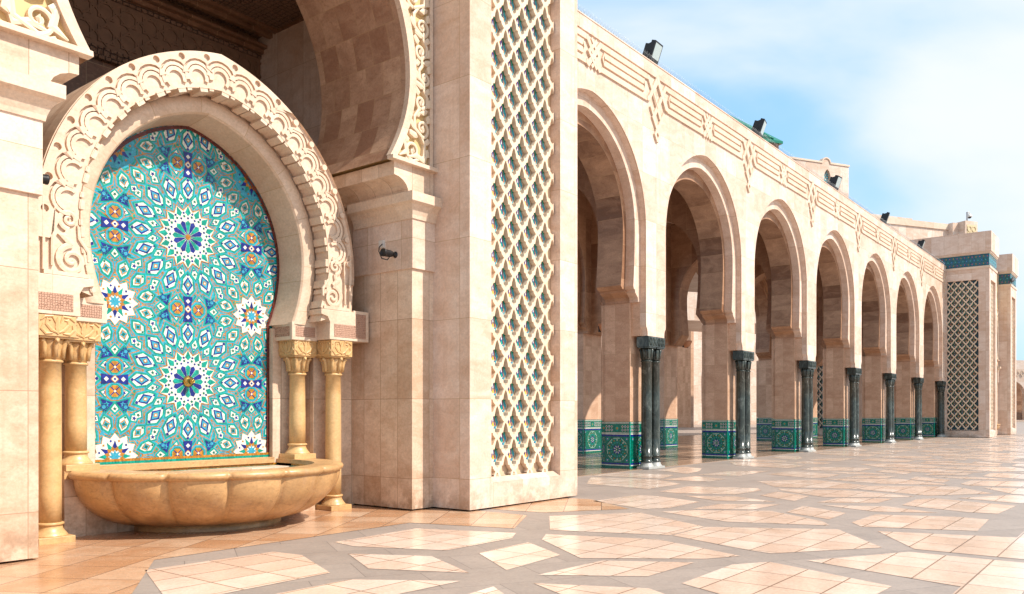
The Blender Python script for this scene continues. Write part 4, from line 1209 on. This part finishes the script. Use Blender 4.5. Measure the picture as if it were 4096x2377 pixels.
# front wall, strips resting on the column pairs
cf = [(hb - 0.50, 3.835), (hb - 0.50, 3.90), (hb - 0.51, 3.97), (hb - 0.53, 4.03), (hb - 0.58, 4.09), (hb - 0.595, 4.16)]
w = wall_with_arches(YW, 11.65, 2.81, 6.9, 9.92, 4.17, 2.81, 3.835, ZTOP, 13.21, 62.49, cf)
put(w, 'front_wall', M_wall, ar)
c1 = [(hb - 0.70, 4.80), (hb - 0.70, 4.86), (hb - 0.72, 4.93), (hb - 0.80, 4.99), (hb - 0.86, 5.05), (hb - 0.87, 5.13), (hb - 0.93, 5.14)]
w = wall_with_arches(11.65, 11.93, 2.52, 6.9, 9.56, 5.22, 2.44, 4.80, ZTOP - 0.4, 13.21, 62.49, c1)
put(w, 'outer_archivolt', M_wall, ar)
c2 = [(hb - 0.70, 4.80), (hb - 0.70, 4.86), (hb - 0.73, 4.95), (hb - 0.84, 5.01), (hb - 0.98, 5.07), (hb - 1.0, 5.14), (hb - 1.10, 5.15)]
w = wall_with_arches(11.93, 12.75, 2.34, 6.9, 9.20, 5.24, 2.22, 4.80, ZTOP - 0.5, 13.21, 62.49, c2)
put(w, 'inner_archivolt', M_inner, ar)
w = MB()
for c in OP:
    rows = [[(x, y, z) for x, z in arc(2.335, 6.9, 9.195, 5.24, 2.215, n=18, nf=10, cx=c)] for y in (11.925, 12.3, 12.76)]
    w.strip(rows)
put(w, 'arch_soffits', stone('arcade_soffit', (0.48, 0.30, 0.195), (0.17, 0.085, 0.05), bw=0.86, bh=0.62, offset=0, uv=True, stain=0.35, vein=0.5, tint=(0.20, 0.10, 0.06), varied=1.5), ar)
# second row deeper inside
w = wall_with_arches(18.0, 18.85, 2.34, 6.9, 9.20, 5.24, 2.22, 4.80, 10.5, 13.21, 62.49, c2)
put(w, 'rear_wall', M_inner, ar)
w = wall_with_arches(17.78, 18.0, 2.52, 6.9, 9.56, 5.22, 2.44, 4.80, 10.5, 13.21, 62.49, c1)
put(w, 'rear_archivolt', M_inner, ar)
w = MB(); w.box(13.21, 62.49, 11.93, 18.9, 10.45, 10.6); w.box(13.21, 62.49, 11.66, 18.9, 11.2, 11.3)
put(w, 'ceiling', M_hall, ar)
# cross arches between the rows
for x in SUP[1:]:
    w = MB()
    a = [(p + 15.27, q) for p, q in arc(2.1, 6.9, 9.0, 5.24, 2.0, n=14, nf=6)]
    plate(w, [[(12.75, 10.45), (12.75, 4.8), (12.95, 4.8)] + a + [(17.6, 4.8), (17.78, 4.8), (17.78, 10.45)]], x - 0.42, x + 0.42, axis='x')
    put(w, 'cross_arch', M_inner, ar)
# pillars
M_dado = TILES
def dado_face(mb, u0, u1, fx):
    """tiled panel between u0 and u1 on a pillar face; fx maps (u, d, z) to space, d = outward layer"""
    wdt = u1 - u0; c = (u0 + u1) / 2
    def pl(P, l, mi):
        P = [(max(u0, min(u1, a)), b) for a, b in P]
        mb.add([fx(a, 0.003 + 0.0012 * l, b) for a, b in P], [list(range(len(P)))], mi)
    def rect(z0, z1, l, mi, a=u0, b=u1): pl([(a, z0), (b, z0), (b, z1), (a, z1)], l, mi)
    rect(0, 1.37, 0, GR)
    rect(0.085, 0.11, 1, WH); rect(0.115, 0.165, 1, NV)
    rect(0.93, 0.985, 1, NV); rect(0.99, 1.015, 1, WH); rect(1.03, 1.045, 1, WH); rect(1.30, 1.312, 1, WH); rect(1.33, 1.35, 1, WH)
    rect(1.055, 1.29, 1, TE); rect(1.06, 1.285, 2, GR)
    n = max(2, int(wdt / 0.085))
    for i in range(n):
        u = u0 + (i + 0.5) * wdt / n
        if abs(u - c) < 0.10: continue
        for r_, zz in ((0, 1.12), (1, 1.22)):
            pl([(u - 0.038, zz), (u, zz - 0.045), (u + 0.038, zz), (u, zz + 0.045)], 3, WH)
            pl([(u - 0.024, zz), (u, zz - 0.028), (u + 0.024, zz), (u, zz + 0.028)], 4, RD if (i + r_) % 2 else NV)
    pl([(c + 0.09 * math.cos(PI * k / 8) * (1 if k % 2 else .5), 1.17 + 0.11 * math.sin(PI * k / 8) * (1 if k % 2 else .5)) for k in range(16)], 5, TE)
    pl([(c + 0.045 * math.cos(PI * k / 8) * (1 if k % 2 else .5), 1.17 + 0.05 * math.sin(PI * k / 8) * (1 if k % 2 else .5)) for k in range(16)], 6, OR)
    for u in (u0 + 0.02, u1 - 0.02):
        pass
    cz = 0.55; R0 = min(wdt * 0.5, 0.38)
    sx = wdt * 0.5 / 0.40 if wdt < 0.8 else 1.0
    def rad(r0, r1, hw, k, n_, l, mi, off=0):
        a = 2 * PI * (k + off) / n_
        P = [(r0, 0), ((r0 + r1) / 2, -hw), (r1, 0), ((r0 + r1) / 2, hw)]
        pl([(c + sx * (x * math.cos(a) - y * math.sin(a)), cz + x * math.sin(a) + y * math.cos(a)) for x, y in P], l, mi)
    def ring(r, t, n_, l, mi, a0=PI / 8):
        for k in range(n_):
            a = 2 * PI * k / n_ + a0; b = a + 2 * PI / n_ * 0.86
            pl([(c + sx * r * math.cos(a), cz + r * math.sin(a)), (c + sx * r * math.cos(b), cz + r * math.sin(b)), (c + sx * (r + t) * math.cos(b), cz + (r + t) * math.sin(b)), (c + sx * (r + t) * math.cos(a), cz + (r + t) * math.sin(a))], l, mi)
    ring(0.345, 0.012, 8, 2, WH); ring(0.315, 0.022, 8, 2, TE)
    for k in range(16):
        rad(0.25, 0.31, 0.018, k, 16, 3, OR if k % 2 else WH)
    for k in range(8):
        rad(0.05, 0.16, 0.028, k, 8, 3, NV); rad(0.045, 0.13, 0.014, k, 8, 3, WH, 0.5)
        rad(0.17, 0.23, 0.02, k, 8, 3, BL); rad(0.17, 0.235, 0.026, k, 8, 4, TE, 0.5)
    rad(0, 0.03, 0.03, 0, 1, 5, WH)
    for (ux, uz) in ((-1, -1), (1, -1), (-1, 1), (1, 1)):
        x, z = c + ux * wdt * 0.40, cz + uz * 0.31
        for l, (r_, mi) in enumerate(((0.06, TE), (0.04, NV), (0.018, WH))):
            pl([(x + sx * r_ * math.cos(PI * k / 4), z + r_ * math.sin(PI * k / 4)) for k in range(8)], 2 + l, mi)
def make_pillar(rear=False):
    s = MB()
    s.box(-0.67, 0.67, 0, 0.84, 1.40, 4.80); s.box(-0.58, 0.58, 0.84, 1.02, 1.40, 4.80)
    s.box(-0.69, 0.69, -0.02, 0.86, 1.375, 1.40)
    if not rear: s.box(-0.585, 0.585, -0.285, 0.0, 3.84, 4.82)
    d = MB()
    d.box(-0.67, 0.67, 0, 0.84, 0.012, 1.375, GR); d.box(-0.58, 0.58, 0.84, 1.02, 0.012, 1.375, GR)
    d.box(-0.685, -0.655, -0.015, 0.015, 0.012, 1.374, TE); d.box(0.655, 0.685, -0.015, 0.015, 0.012, 1.374, TE)
    dado_face(d, -0.65, 0.65, lambda u, l, z: (u, -l, z + 0.012) )
    dado_face(d, 0.02, 0.83, lambda u, l, z: (-0.67 - l, u, z + 0.012))
    dado_face(d, 0.86, 1.01, lambda u, l, z: (-0.58 - l, u, z + 0.012))
    return s, d
s, d = make_pillar()
pil = put(s, 'pillar', M_pillar, ar, loc=(0, 11.93 - YW, 0))
put(d, 'tiled_dado', M_dado, pil, loc=(0, 0, 0), recalc=False)
for x in SUP[2:] + [SUP[0]]:
    copy_tree(pil, parent=ar, loc=(x - S0, 11.93 - YW, 0))
s, d = make_pillar(True)
pil2 = put(s, 'pillar', M_pillar, ar, loc=(0, 18.0 - YW, 0))
put(d, 'tiled_dado', M_dado, pil2, loc=(0, 0, 0), recalc=False)
for x in SUP[2:] + [SUP[0]]:
    copy_tree(pil2, parent=ar, loc=(x - S0, 18.0 - YW, 0))
# green marble column pairs
cpair = put(MB().box(-0.485, -0.002, -0.22, 0.18, 0.006, 0.075).box(0.002, 0.485, -0.22, 0.18, 0.006, 0.075), 'column_pair', M_gmarb_l, ar, loc=(0, 11.64 - YW, 0), bevel=0.008)
for sx in (-0.247, 0.247):
    w = MB()
    w.lathe(sx, -0.01, [(0.215, 0.075), (0.21, 0.09), (0.185, 0.13), (0.165, 0.175), (0.155, 0.205)], 24, cap=False)
    put(w, 'base', M_gmarb_l, cpair, loc=(0, 0, 0))
    w = MB()
    w.lathe(sx, -0.01, [(0.156, 0.198), (0.176, 0.205), (0.181, 0.22), (0.176, 0.235), (0.154, 0.24), (0.154, 0.36), (0.175, 0.365), (0.180, 0.38), (0.175, 0.395), (0.153, 0.40), (0.154, 0.9), (0.150, 2.2), (0.147, 3.10), (0.165, 3.105), (0.171, 3.12), (0.165, 3.135), (0.150, 3.14)], 24, cap=False)
    put(w, 'shaft', M_gmarb, cpair, loc=(0, 0, 0))
    w = MB()
    w.lathe(sx, -0.01, [(0.148, 3.138), (0.153, 3.28), (0.165, 3.40), (0.172, 3.50)], 16, rf=lambda a, z: 1 + 0.05 * math.cos(8 * a))
    for k in range(8):
        a = 2 * PI * k / 8; x, y = math.cos(a), math.sin(a)
        w.tube([(sx + 0.152 * x, -0.01 + 0.152 * y, 3.20), (sx + 0.160 * x, -0.01 + 0.160 * y, 3.36), (sx + 0.188 * x, -0.01 + 0.188 * y, 3.47), (sx + 0.212 * x, -0.01 + 0.212 * y, 3.455)], [0.025, 0.03, 0.03, 0.01], 6)
    put(w, 'capital', M_gmarb, cpair, loc=(0, 0, 0))
    w = MB()
    w.box(sx - 0.243, sx + 0.243, -0.225, 0.18, 3.53, 3.825); w.box(sx - 0.225, sx + 0.225, -0.205, 0.16, 3.495, 3.53)
    for k in range(5):
        w.ribbon([(sx - 0.17 + k * 0.085 + 0.018 * (-1) ** k, 3.56), (sx - 0.17 + k * 0.085 - 0.018 * (-1) ** k, 3.68), (sx - 0.17 + k * 0.085 + 0.015 * (-1) ** k, 3.79)], [0.02, 0.04, 0.02], -0.238, -0.224, 0.005)
    put(w, 'abacus', M_gmarb, cpair, loc=(0, 0, 0), bevel=0.006)
for x in SUP[2:] + [SUP[0]]:
    copy_tree(cpair, parent=ar, loc=(x - S0, 11.64 - YW, 0))
# interlace frieze
def frieze(xk_list, xm_list, yw, xl, xr):
    w = MB()
    y0, yb = yw - 0.046, yw + 0.01
    rows = [11.20, 11.0, 10.80, 10.585]
    pts = sorted([(x, 'K') for x in xk_list] + [(x, 'm') for x in xm_list])
    marks = [(xl, 'e')] + pts + [(xr, 'e')]
    gap = {'K': (0.62, 0.80), 'm': (0.36, 0.52), 'e': (0.0, 0.0)}
    for (xa, ta), (xb, tb) in zip(marks[:-1], marks[1:]):
        if xb - xa < 1.3: continue
        ga, gb = gap[ta], gap[tb]
        for i, z in enumerate(rows):
            e = 0 if i in (0, 3) else 1
            w.ribbon([(xa + ga[e], z), (xb - gb[e], z)], 0.145, y0, yb)
        zm = 10.90
        if ta != 'e': w.ribbon([(xa + ga[1], rows[1] + 0.0725), (xa + ga[1] - 0.09, zm), (xa + ga[1], rows[2] - 0.0725)], 0.05, y0 - 0.003, yb)
        if tb != 'e': w.ribbon([(xb - gb[1], rows[1] + 0.0725), (xb - gb[1] + 0.09, zm), (xb - gb[1], rows[2] - 0.0725)], 0.05, y0 - 0.003, yb)
    for x in xk_list:
        for s, dy in ((-1, 0.004), (1, 0.009)):
            w.ribbon([(x + s * 0.62, 11.20), (x + s * 0.50, 11.20), (x - s * 0.24, 10.14), (x + s * 0.06, 9.78)], 0.13, y0 - dy, yb)
            w.ribbon([(x + s * 0.62, 10.585), (x + s * 0.50, 10.60), (x - s * 0.02, 11.36)], 0.13, y0 - dy - 0.010, yb)
            w.ribbon([(x + s * 0.40, 10.42), (x + s * 0.22, 10.17), (x - s * 0.13, 9.68), (x + s * 0.0, 9.50)], 0.09, y0 - dy - 0.004, yb)
        w.ribbon([(x, 11.22), (x + 0.26, 10.86), (x, 10.50), (x - 0.26, 10.86)], 0.07, y0 - 0.018, yb, closed=True)
    for x in xm_list:
        for s, dy in ((-1, 0.004), (1, 0.009)):
            w.ribbon([(x + s * 0.36, 11.20), (x + s * 0.30, 11.20), (x - s * 0.26, 10.54), (x - s * 0.36, 10.585)], 0.13, y0 - dy, yb)
            w.ribbon([(x + s * 0.12, 11.24), (x - s * 0.24, 10.86), (x + s * 0.12, 10.5)], 0.09, y0 - dy - 0.006, yb)
    return w
put(frieze(SUP[1:], OP, YW, 13.3, 62.48), 'interlace_frieze', M_plainst, ar)
w = MB()
w.box(13.21, 62.49, YW - 0.045, YW + 0.01, 11.33, ZTOP + 0.001)
w.box(13.21, 62.49, YW - 0.06, YW + 0.5, ZTOP, ZTOP + 0.03)
put(w, 'top_band', M_wall, ar)
w = MB()
x = 13.4
random.seed(5)
while x < 62:
    for k in range(3):
        a = (k - 1) * 0.35 + random.uniform(-.1, .1)
        w.tube([(x, YW - 0.03, ZTOP + 0.03), (x + 0.10 * math.sin(a), YW - 0.05 - 0.03 * k, ZTOP + 0.03 + 0.14)], 0.0022, 3)
    x += 0.13
put(w, 'bird_spikes', M_grey, ar)['kind'] = 'stuff'

# ------------------------------------------------------------------ sconces on the inner pillars
def sconce(x, y, z, label):
    t = thing('wall_sconce', label, 'wall lamp', (x, y, z), 'terracotta bowl sconces inside the arcade')
    w = MB(); w.lathe(0, 0, [(0.02, 0), (0.12, 0.03), (0.24, 0.12), (0.31, 0.26), (0.32, 0.33), (0.29, 0.33), (0.27, 0.26)], 20, a0=PI, a1=2 * PI, cap=False)
    w.v = [(v[0], v[1], v[2]) for v in w.v]
    put(w, 'bowl', M_terra, t, loc=(0, 0, 0))
    put(MB().box(-0.3, 0.3, -0.02, 0.0, 0.02, 0.32), 'back_plate', M_black, t, loc=(0, 0, 0))
    return t
sc = sconce(26.0, 16.2, 4.6, 'terracotta bowl sconce nearest the lattice tower, in the first arch')
sc.rotation_euler = (0, 0, R(0))
sc['label'] = 'nearest terracotta bowl sconce, seen at the left edge of the first arch'
for i, lab in enumerate(['terracotta bowl sconce seen between the second and third green column pairs', 'small terracotta bowl sconce seen between the third and fourth green column pairs']):
    c = copy_tree(sc, loc=(S0 + BAY * (i + 1.5) - 2.4, 17.76, 4.75), label=lab)

# ================================================================== LAMPS AND CAMERAS
def floodlight():
    t = thing('floodlight', 'x', 'floodlight', (0, 0, 0), 'black floodlights along the arcade parapet')
    w = MB()
    w.box(-0.24, 0.24, -0.12, 0.02, 0.12, 0.72)
    w.xprism([(0.02, 0.16), (0.02, 0.68), (0.12, 0.62), (0.19, 0.46), (0.16, 0.28)], -0.20, 0.20)
    for k in range(6): w.box(-0.21 + k * 0.08, -0.195 + k * 0.08, 0.01, 0.21, 0.2, 0.62)
    a = R(20)
    def tilt(b): b.v = [(x, y * math.cos(a) - (z - 0.3) * math.sin(a) * -1 * -1, (z - 0.3) * math.cos(a) + y * math.sin(a) + 0.3) for x, y, z in b.v]; return b
    put(tilt(w), 'housing', M_black, t, loc=(0, 0, 0), bevel=0.01)
    g_ = MB(); g_.box(-0.195, 0.195, -0.128, -0.118, 0.26, 0.67)
    put(tilt(g_), 'glass', M_glass, t, loc=(0, 0, 0))
    b = MB(); b.box(-0.27, -0.25, -0.03, 0.03, 0.0, 0.42); b.box(0.25, 0.27, -0.03, 0.03, 0.0, 0.42); b.box(-0.27, 0.27, -0.03, 0.03, -0.01, 0.02)
    put(b, 'bracket', M_black, t, loc=(0, 0, 0))
    return t
fl = floodlight()
labs = ['largest, nearest black floodlight on the arcade parapet, leaning right against the sky', 'second floodlight from the left on the parapet, in front of the green tiled roof',
        'third floodlight on the parapet, in front of the blind tower with the arched blue window', 'fourth floodlight on the parapet, in front of the long pale roof block', 'smallest floodlight, last on the parapet before the far lattice tower']
for i, (x, rz, sc_) in enumerate(((21.35, 2, 1.0), (29.5, 12, 1.05), (38.6, -4, 1.05), (47.3, 14, 1.05), (55.9, 8, 1.0))):
    f = fl if i == 0 else copy_tree(fl)
    f.location = (x, 11.62, ZTOP + 0.04); f.rotation_euler = (0, 0, R(rz)); f.scale = (sc_,) * 3; f['label'] = labs[i]

def spotlight(name_label, loc, rz):
    t = thing('spotlight', name_label, 'spotlight', loc, rz=R(rz))
    w = MB(); w.lathe(0, 0, [(0.001, 0), (0.06, 0.0), (0.062, 0.015), (0.03, 0.03), (0.02, 0.07)], 16, cap=False)
    w.v = [(-z, y, x) for x, y, z in w.v]
    put(w, 'mount', M_black, t, loc=(0, 0, 0))
    w = MB()
    w.lathe(0, 0, [(0.001, 0.07), (0.035, 0.075), (0.045, 0.12), (0.05, 0.24), (0.058, 0.25), (0.058, 0.27), (0.05, 0.27), (0.045, 0.255), (0.001, 0.255)], 20, cap=False, rf=lambda a, z: 1 + (0.10 * (1 if math.sin(10 * a) > 0 else 0) if 0.1 < z < 0.245 else 0))
    w.v = [(-z, y, x) for x, y, z in w.v]
    put(w, 'lamp_head', M_black, t, loc=(0, 0, 0))
    return t
s1 = spotlight('small black spotlight with looped cable on the shaded side of the right pilaster', (9.555, 9.98, 4.25), 0)
s1.scale = (1.15,) * 3
w = MB(); w.tube([(-0.10, 0.0, 0.0), (-0.16, 0.02, -0.09), (-0.24, 0.05, -0.08), (-0.27, 0.08, 0.02), (-0.20, 0.15, 0.10), (-0.08, 0.22, 0.17), (-0.01, 0.28, 0.20)], 0.008, 6)
put(w, 'cable', M_black, s1, loc=(0, 0, 0))
s2 = spotlight('small black spotlight poking out from the left pilaster toward the fountain arch', (3.80, 9.95, 4.27), 180)
jb = MB(); jb.box(9.50, 9.555, 10.23, 10.36, 4.40, 4.53); jb.box(9.49, 9.51, 10.24, 10.35, 4.41, 4.52)
tag(put(jb, 'junction_box', M_whitep, org=(9.55, 10.3, 4.4), bevel=0.004), 'small white junction box on the right pilaster above the spotlight', 'junction box')

def dome_camera(loc, label, arm):
    t = thing('security_camera', label, 'security camera', loc, 'dome cameras on the roofs')
    put(MB().box(-0.12, 0.12, -0.12, 0.12, 0, 1.9), 'post', M_grey, t, loc=(0, 0, 0))
    w = MB(); w.tube([(0, 0, 1.75), (arm * 0.35, -0.1, 1.95), (arm * 0.8, -0.2, 1.95), (arm * 0.95, -0.2, 1.8)], 0.07, 8)
    put(w, 'arm', M_whitep, t, loc=(0, 0, 0))
    w = MB(); w.lathe(arm * 0.95, -0.2, [(0.05, 1.8), (0.2, 1.72), (0.42, 1.38), (0.44, 1.25), (0.4, 1.2)], 18)
    put(w, 'hood', M_whitep, t, loc=(0, 0, 0))
    w = MB(); w.lathe(arm * 0.95, -0.2, [(0.3, 1.2), (0.28, 1.1), (0.18, 1.0), (0.02, 0.95)], 18)
    put(w, 'dome', M_black, t, loc=(0, 0, 0))
    return t
dc = dome_camera((74.9, 9.2, ZTOP + 0.0), 'white dome camera on a post above the farthest lattice tower', 1.0)

dc.scale = (0.75,) * 3
def bird(loc, label, s=1.0):
    w = MB()
    L_ = [(-0.20, 0.03, 0.02), (-0.10, 0.10, 0.055), (0.0, 0.13, 0.075), (0.09, 0.17, 0.06), (0.13, 0.23, 0.035), (0.17, 0.245, 0.032), (0.205, 0.235, 0.008)]
    w.tube([(x, 0, z) for x, z, r in L_], [r for x, z, r in L_], 8)
    w.tube([(-0.01, 0.02, 0.07), (-0.01, 0.02, 0.0)], 0.008, 4); w.tube([(0.02, -0.02, 0.07), (0.02, -0.02, 0.0)], 0.008, 4)
    w.v = [(loc[0] + x * s, loc[1] + y * s, loc[2] + z * s) for x, y, z in w.v]
    tag(put(w, 'pigeon', plain('dark_feathers', (0.04, 0.04, 0.045), 0.6), org=loc), label, 'bird', 'pigeons perched on the roofs')
bird((72.6, 8.70, 11.5), 'dark pigeon perched on the ledge below the tile frieze of the farthest tower', 2.2)

# ================================================================== ROOF BLOCKS BEHIND THE ARCADE
def frame(cx, cy, rz):
    ca, sa = math.cos(R(rz)), math.sin(R(rz))
    def f(mb):
        mb.v = [(cx + x * ca - y * sa, cy + x * sa + y * ca, z) for x, y, z in mb.v]; return mb
    return f
# blind tower with arched window, small dome
fr = frame(57.2, 16.3, -30)
tb = thing('roof_tower', 'pale blank roof tower with small arched blue window and little dome, above the arcade', 'tower', (57.2, 16.3, 0))
w = MB()
o = [(-13, 10.5), (-13, 18.25), (-2.25, 18.25)] + [(-1.92 + 0.30 * math.cos(PI - PI * i / 12), 18.25 + 0.26 * math.sin(PI * i / 12)) for i in range(13)] + [(-1.58, 18.25), (0, 18.25), (0, 10.5)]
plate(w, [o, arc(0.27, 17.3, 17.82, 15.6, 0.27, n=8, nf=1, cx=-1.82)], 0, 0.35)
w.box(-13, 0, 0.352, 8, 10.5, 18.22)
put(fr(w), 'tower_wall', M_wall, tb)
w = MB(); w.box(-13.1, -2.24, -0.05, 0.3, 18.17, 18.29); w.box(-1.60, 0.05, -0.05, 0.3, 18.17, 18.29)
w.ribbon([(-1.92 + 0.33 * math.cos(PI - PI * i / 12), 18.25 + 0.30 * math.sin(PI * i / 12)) for i in range(13)], 0.08, -0.05, 0.3)
put(fr(w), 'coping', M_plainst, tb)
w = MB(); w.box(-2.12, -1.52, 0.18, 0.345, 15.5, 17.9, CY)
for i in range(5):
    for j in range(16):
        w.poly([(-2.06 + i * 0.12 + p[0] * 0.8, 15.65 + j * 0.14 + p[1]) for p in ((-.06, 0), (0, -.06), (.06, 0), (0, .06))], 0.175, WH if (i + j) % 2 else OR)
put(fr(w), 'window', TILES, tb, recalc=False)
w = MB(); w.lathe(-2.75, 2.0, [(0.52, 18.2), (0.52, 18.35), (0.48, 18.52), (0.36, 18.68), (0.18, 18.78), (0.02, 18.8)], 24)
put(fr(w), 'dome', M_plainst, tb)
bx, by = 57.2 + (-2.9) * math.cos(R(-30)) - 2.0 * math.sin(R(-30)), 16.3 + (-2.9) * math.sin(R(-30)) + 2.0 * math.cos(R(-30))
bird((bx, by, 18.78), 'dark pigeon sitting on the little dome of the roof tower', 0.9)
# green roofed tower
t = thing('green_roofed_pavilion', 'green glazed pyramid roof over carved red eaves, peeping above the arcade parapet', 'pavilion', (41.6, 18.0, 0))
fr = frame(40.95, 18.75, -30)
w = MB(); E_ = 2.6; ZD = -0.68
w.add([(-E_, -E_, 16.35), (E_, -E_, 16.35), (E_, E_, 16.35), (-E_, E_, 16.35), (0, 0, 18.75)], [(0, 1, 4), (1, 2, 4), (2, 3, 4), (3, 0, 4)])
w.box(-E_, E_, -E_, E_, 16.22, 16.35)
for i in range(22):
    x = -E_ + 0.2 + i * 0.21
    w.tube([(x, -E_ + 0.02, 16.40), (x * 0.04 if False else x * (1 - (E_ - abs(x)) / E_ * 1.0) , -E_ + (E_ - abs(x)) * 1.0, 16.38 + 2.40 * (E_ - abs(x)) / E_)], 0.05, 5)
w.v = [(a, b, c + ZD) for a, b, c in w.v]
put(fr(w), 'roof', M_roof, t)
w = MB(); w.box(-2.45, 2.45, -2.45, 2.45, 15.75 + ZD, 16.22 + ZD); w.box(-2.2, 2.2, -2.2, 2.2, 15.3 + ZD, 15.75 + ZD)
put(fr(w), 'eaves', plain('red_carved_wood', (0.30, 0.11, 0.06), 0.7, noise=0.4, nscale=4), t)
put(fr(MB().box(-2.0, 2.0, -2.0, 2.0, 10.5, 15.3 - 0.45)), 'tower_wall', M_wall, t)
# long block with carved box
t = thing('roof_block', 'long pale roof block with a carved end pier, behind the far tower', 'building', (96, 15.3, 0))
fr = frame(96.1, 15.3, -31)
w = MB(); w.box(-40, -2.5, 0.5, 9, 10, 20.95); w.box(-1.7, 0, -0.9, 4, 10, 21.3)
w.box(-2.5, -1.7, -0.1, 4, 10, 21.2)
put(fr(w), 'block_wall', M_wall, t)
w = MB(); w.box(-40, -2.5, 0.38, 1.0, 20.55, 21.15)
put(fr(w), 'coping', M_plainst, t)
w = MB()
w.box(-1.5, -0.2, -0.93, -0.89, 17, 20.9)
for i in range(2):
    for j in range(6):
        w.ribbon([(-1.17 + i * 0.62 + 0.27 * math.cos(PI / 4 * k), 20.5 - j * 0.6 + 0.27 * math.sin(PI / 4 * k)) for k in range(8)], 0.09, -0.98, -0.92, closed=True)
put(fr(w), 'carved_panel', plain('cream_carving', (0.60, 0.47, 0.28), 0.6), t)
cx_, cy_ = 96.1 - 0.4 * math.cos(R(-31)), 15.3 - 0.4 * math.sin(R(-31))
cm = dome_camera((cx_, cy_, 21.3), 'tiny dome camera on a post above the carved end pier of the roof block', 1.0)
cm.scale = (0.62,) * 3

# far right wing
t = thing('far_wing', 'distant low cream wing with pointed arches beyond the last lattice tower', 'building', (200, 22, 0))
fr = frame(203, 24, -52)
w = MB()
lp = [(-14, 0), (-14, 14.2), (-4, 14.2), (-4, 13), (30, 13), (30, 0)]
hl = [arc(2.3, 5.2, 8.6, 0.3, 2.2, n=8, nf=3, cx=c) for c in (-6.6, 0.2, 7.0, 13.8, 20.6)]
plate(w, [lp] + hl, 0, 1.2)
put(fr(w), 'wing_wall', M_wall, t)
put(fr(MB().box(-14, 30, 5, 5.4, 0, 12)), 'inner_wall', M_inner, t)
w = MB()
for i in range(40): w.ribbon([(-13 + i * 1.05 + 0.4 * math.cos(PI / 2 * k), 10.2 + 0.6 * math.sin(PI / 2 * k)) for k in range(4)], 0.14, -0.15, 0.02, closed=True)
put(fr(w), 'carved_band', M_plainst, t)
w = MB()
for x in (-6.6,): w.box(x - 4.6, x - 2.4, -0.1, 0.01, 0, 1.4, TE)
put(fr(w), 'tiled_base', TILES, t)

# big prayer hall wall seen through the arcade
t = thing('prayer_hall', 'tall sunlit cream wall of the prayer hall seen through the arcade arches', 'building', (100, 75, 0))
fr = frame(96, 62, -30)
put(fr(MB().box(-75, 60, 0, 6, 0, 34)), 'hall_wall', M_wall, t)
w = MB()
for k in range(-6, 5):
    w.prism(arc(3.4, 7, 11.5, 0.1, 3.2, n=8, nf=4, cx=k * 11.0), -0.15, 0.0)
put(fr(w), 'blind_arches', M_inner, t)
t = thing('courtyard_wing', 'courtyard wing with interlace frieze and mosaic fountain arch, seen through the second arch', 'building', (88, 44, 0))
# origin below the arch opening; local +x recedes up-right in the picture
fr = frame(95.4, 48.6, 60)
w = MB()
hole_ = arc(2.8, 6.9, 9.92, 0.02, 2.7, n=10, nf=4, cx=0)
plate(w, [[(-3.4, 0.02), (-3.4, 12.8), (40, 12.8), (40, 0.02)], hole_, arc(0.42, 7.4, 8.2, 5.2, 0.42, n=8, nf=1, cx=5.2)], 0, 1.2)
put(fr(w), 'wing_wall', M_pillar, t)
w = MB(); w.box(-8, 40, 2.6, 3.0, 0, 12.6); w.box(4.7, 5.7, 0.9, 1.0, 5.1, 8.3)
put(fr(w), 'inner_wall', M_pillar, t)
w = frieze([3.4], [0.0, 6.8], 0.0, -3.3, 39)
w.v = [(x, y * 1.6, z + 0.2) for x, y, z in w.v]
put(fr(w), 'interlace_frieze', M_plainst, t)
w = MB()
o = arc(1.75, 3.6, 5.7, 1.6, 1.5, n=12, nf=5, cx=2.0)
w.poly(o, 2.58, GR)
w.poly([(0.5, 0.05), (3.5, 0.05), (3.5, 1.65), (0.5, 1.65)], 2.57, TE)
for n_, (cc, cz_, k_) in enumerate(((2.0, 4.2, 1.0), (1.1, 2.5, 0.55), (2.9, 2.5, 0.55), (2.0, 1.25, 0.75))):
    for l, (r_, mi) in enumerate(((1.3, TE), (1.12, NV), (0.95, YE), (0.8, GR), (0.5, CY), (0.3, NV))):
        w.poly([(cc + r_ * k_ * math.cos(PI * k / 12) * (1 + 0.06 * (k % 2)), cz_ + r_ * k_ * math.sin(PI * k / 12) * (1 + 0.06 * (k % 2))) for k in range(24)], 2.54 - 0.012 * l - 0.002 * n_, mi)
put(fr(w), 'mosaic_niche', TILES, t, recalc=False)
w = MB(); w.box(4.4, 40, -0.06, -0.005, 0, 1.37, GR); w.box(4.4, 40, -0.065, -0.06, 0.95, 1.0, WH)
put(fr(w), 'tiled_base', TILES, t)
w = MB()
for x in (3.15, 3.65): w.lathe(x, -0.3, [(0.22, 0), (0.16, 0.3), (0.15, 3.4), (0.2, 3.5)], 10)
w.box(2.9, 3.9, -0.55, -0.02, 3.5, 3.85)
put(fr(w), 'column_pair', M_gmarb, t)
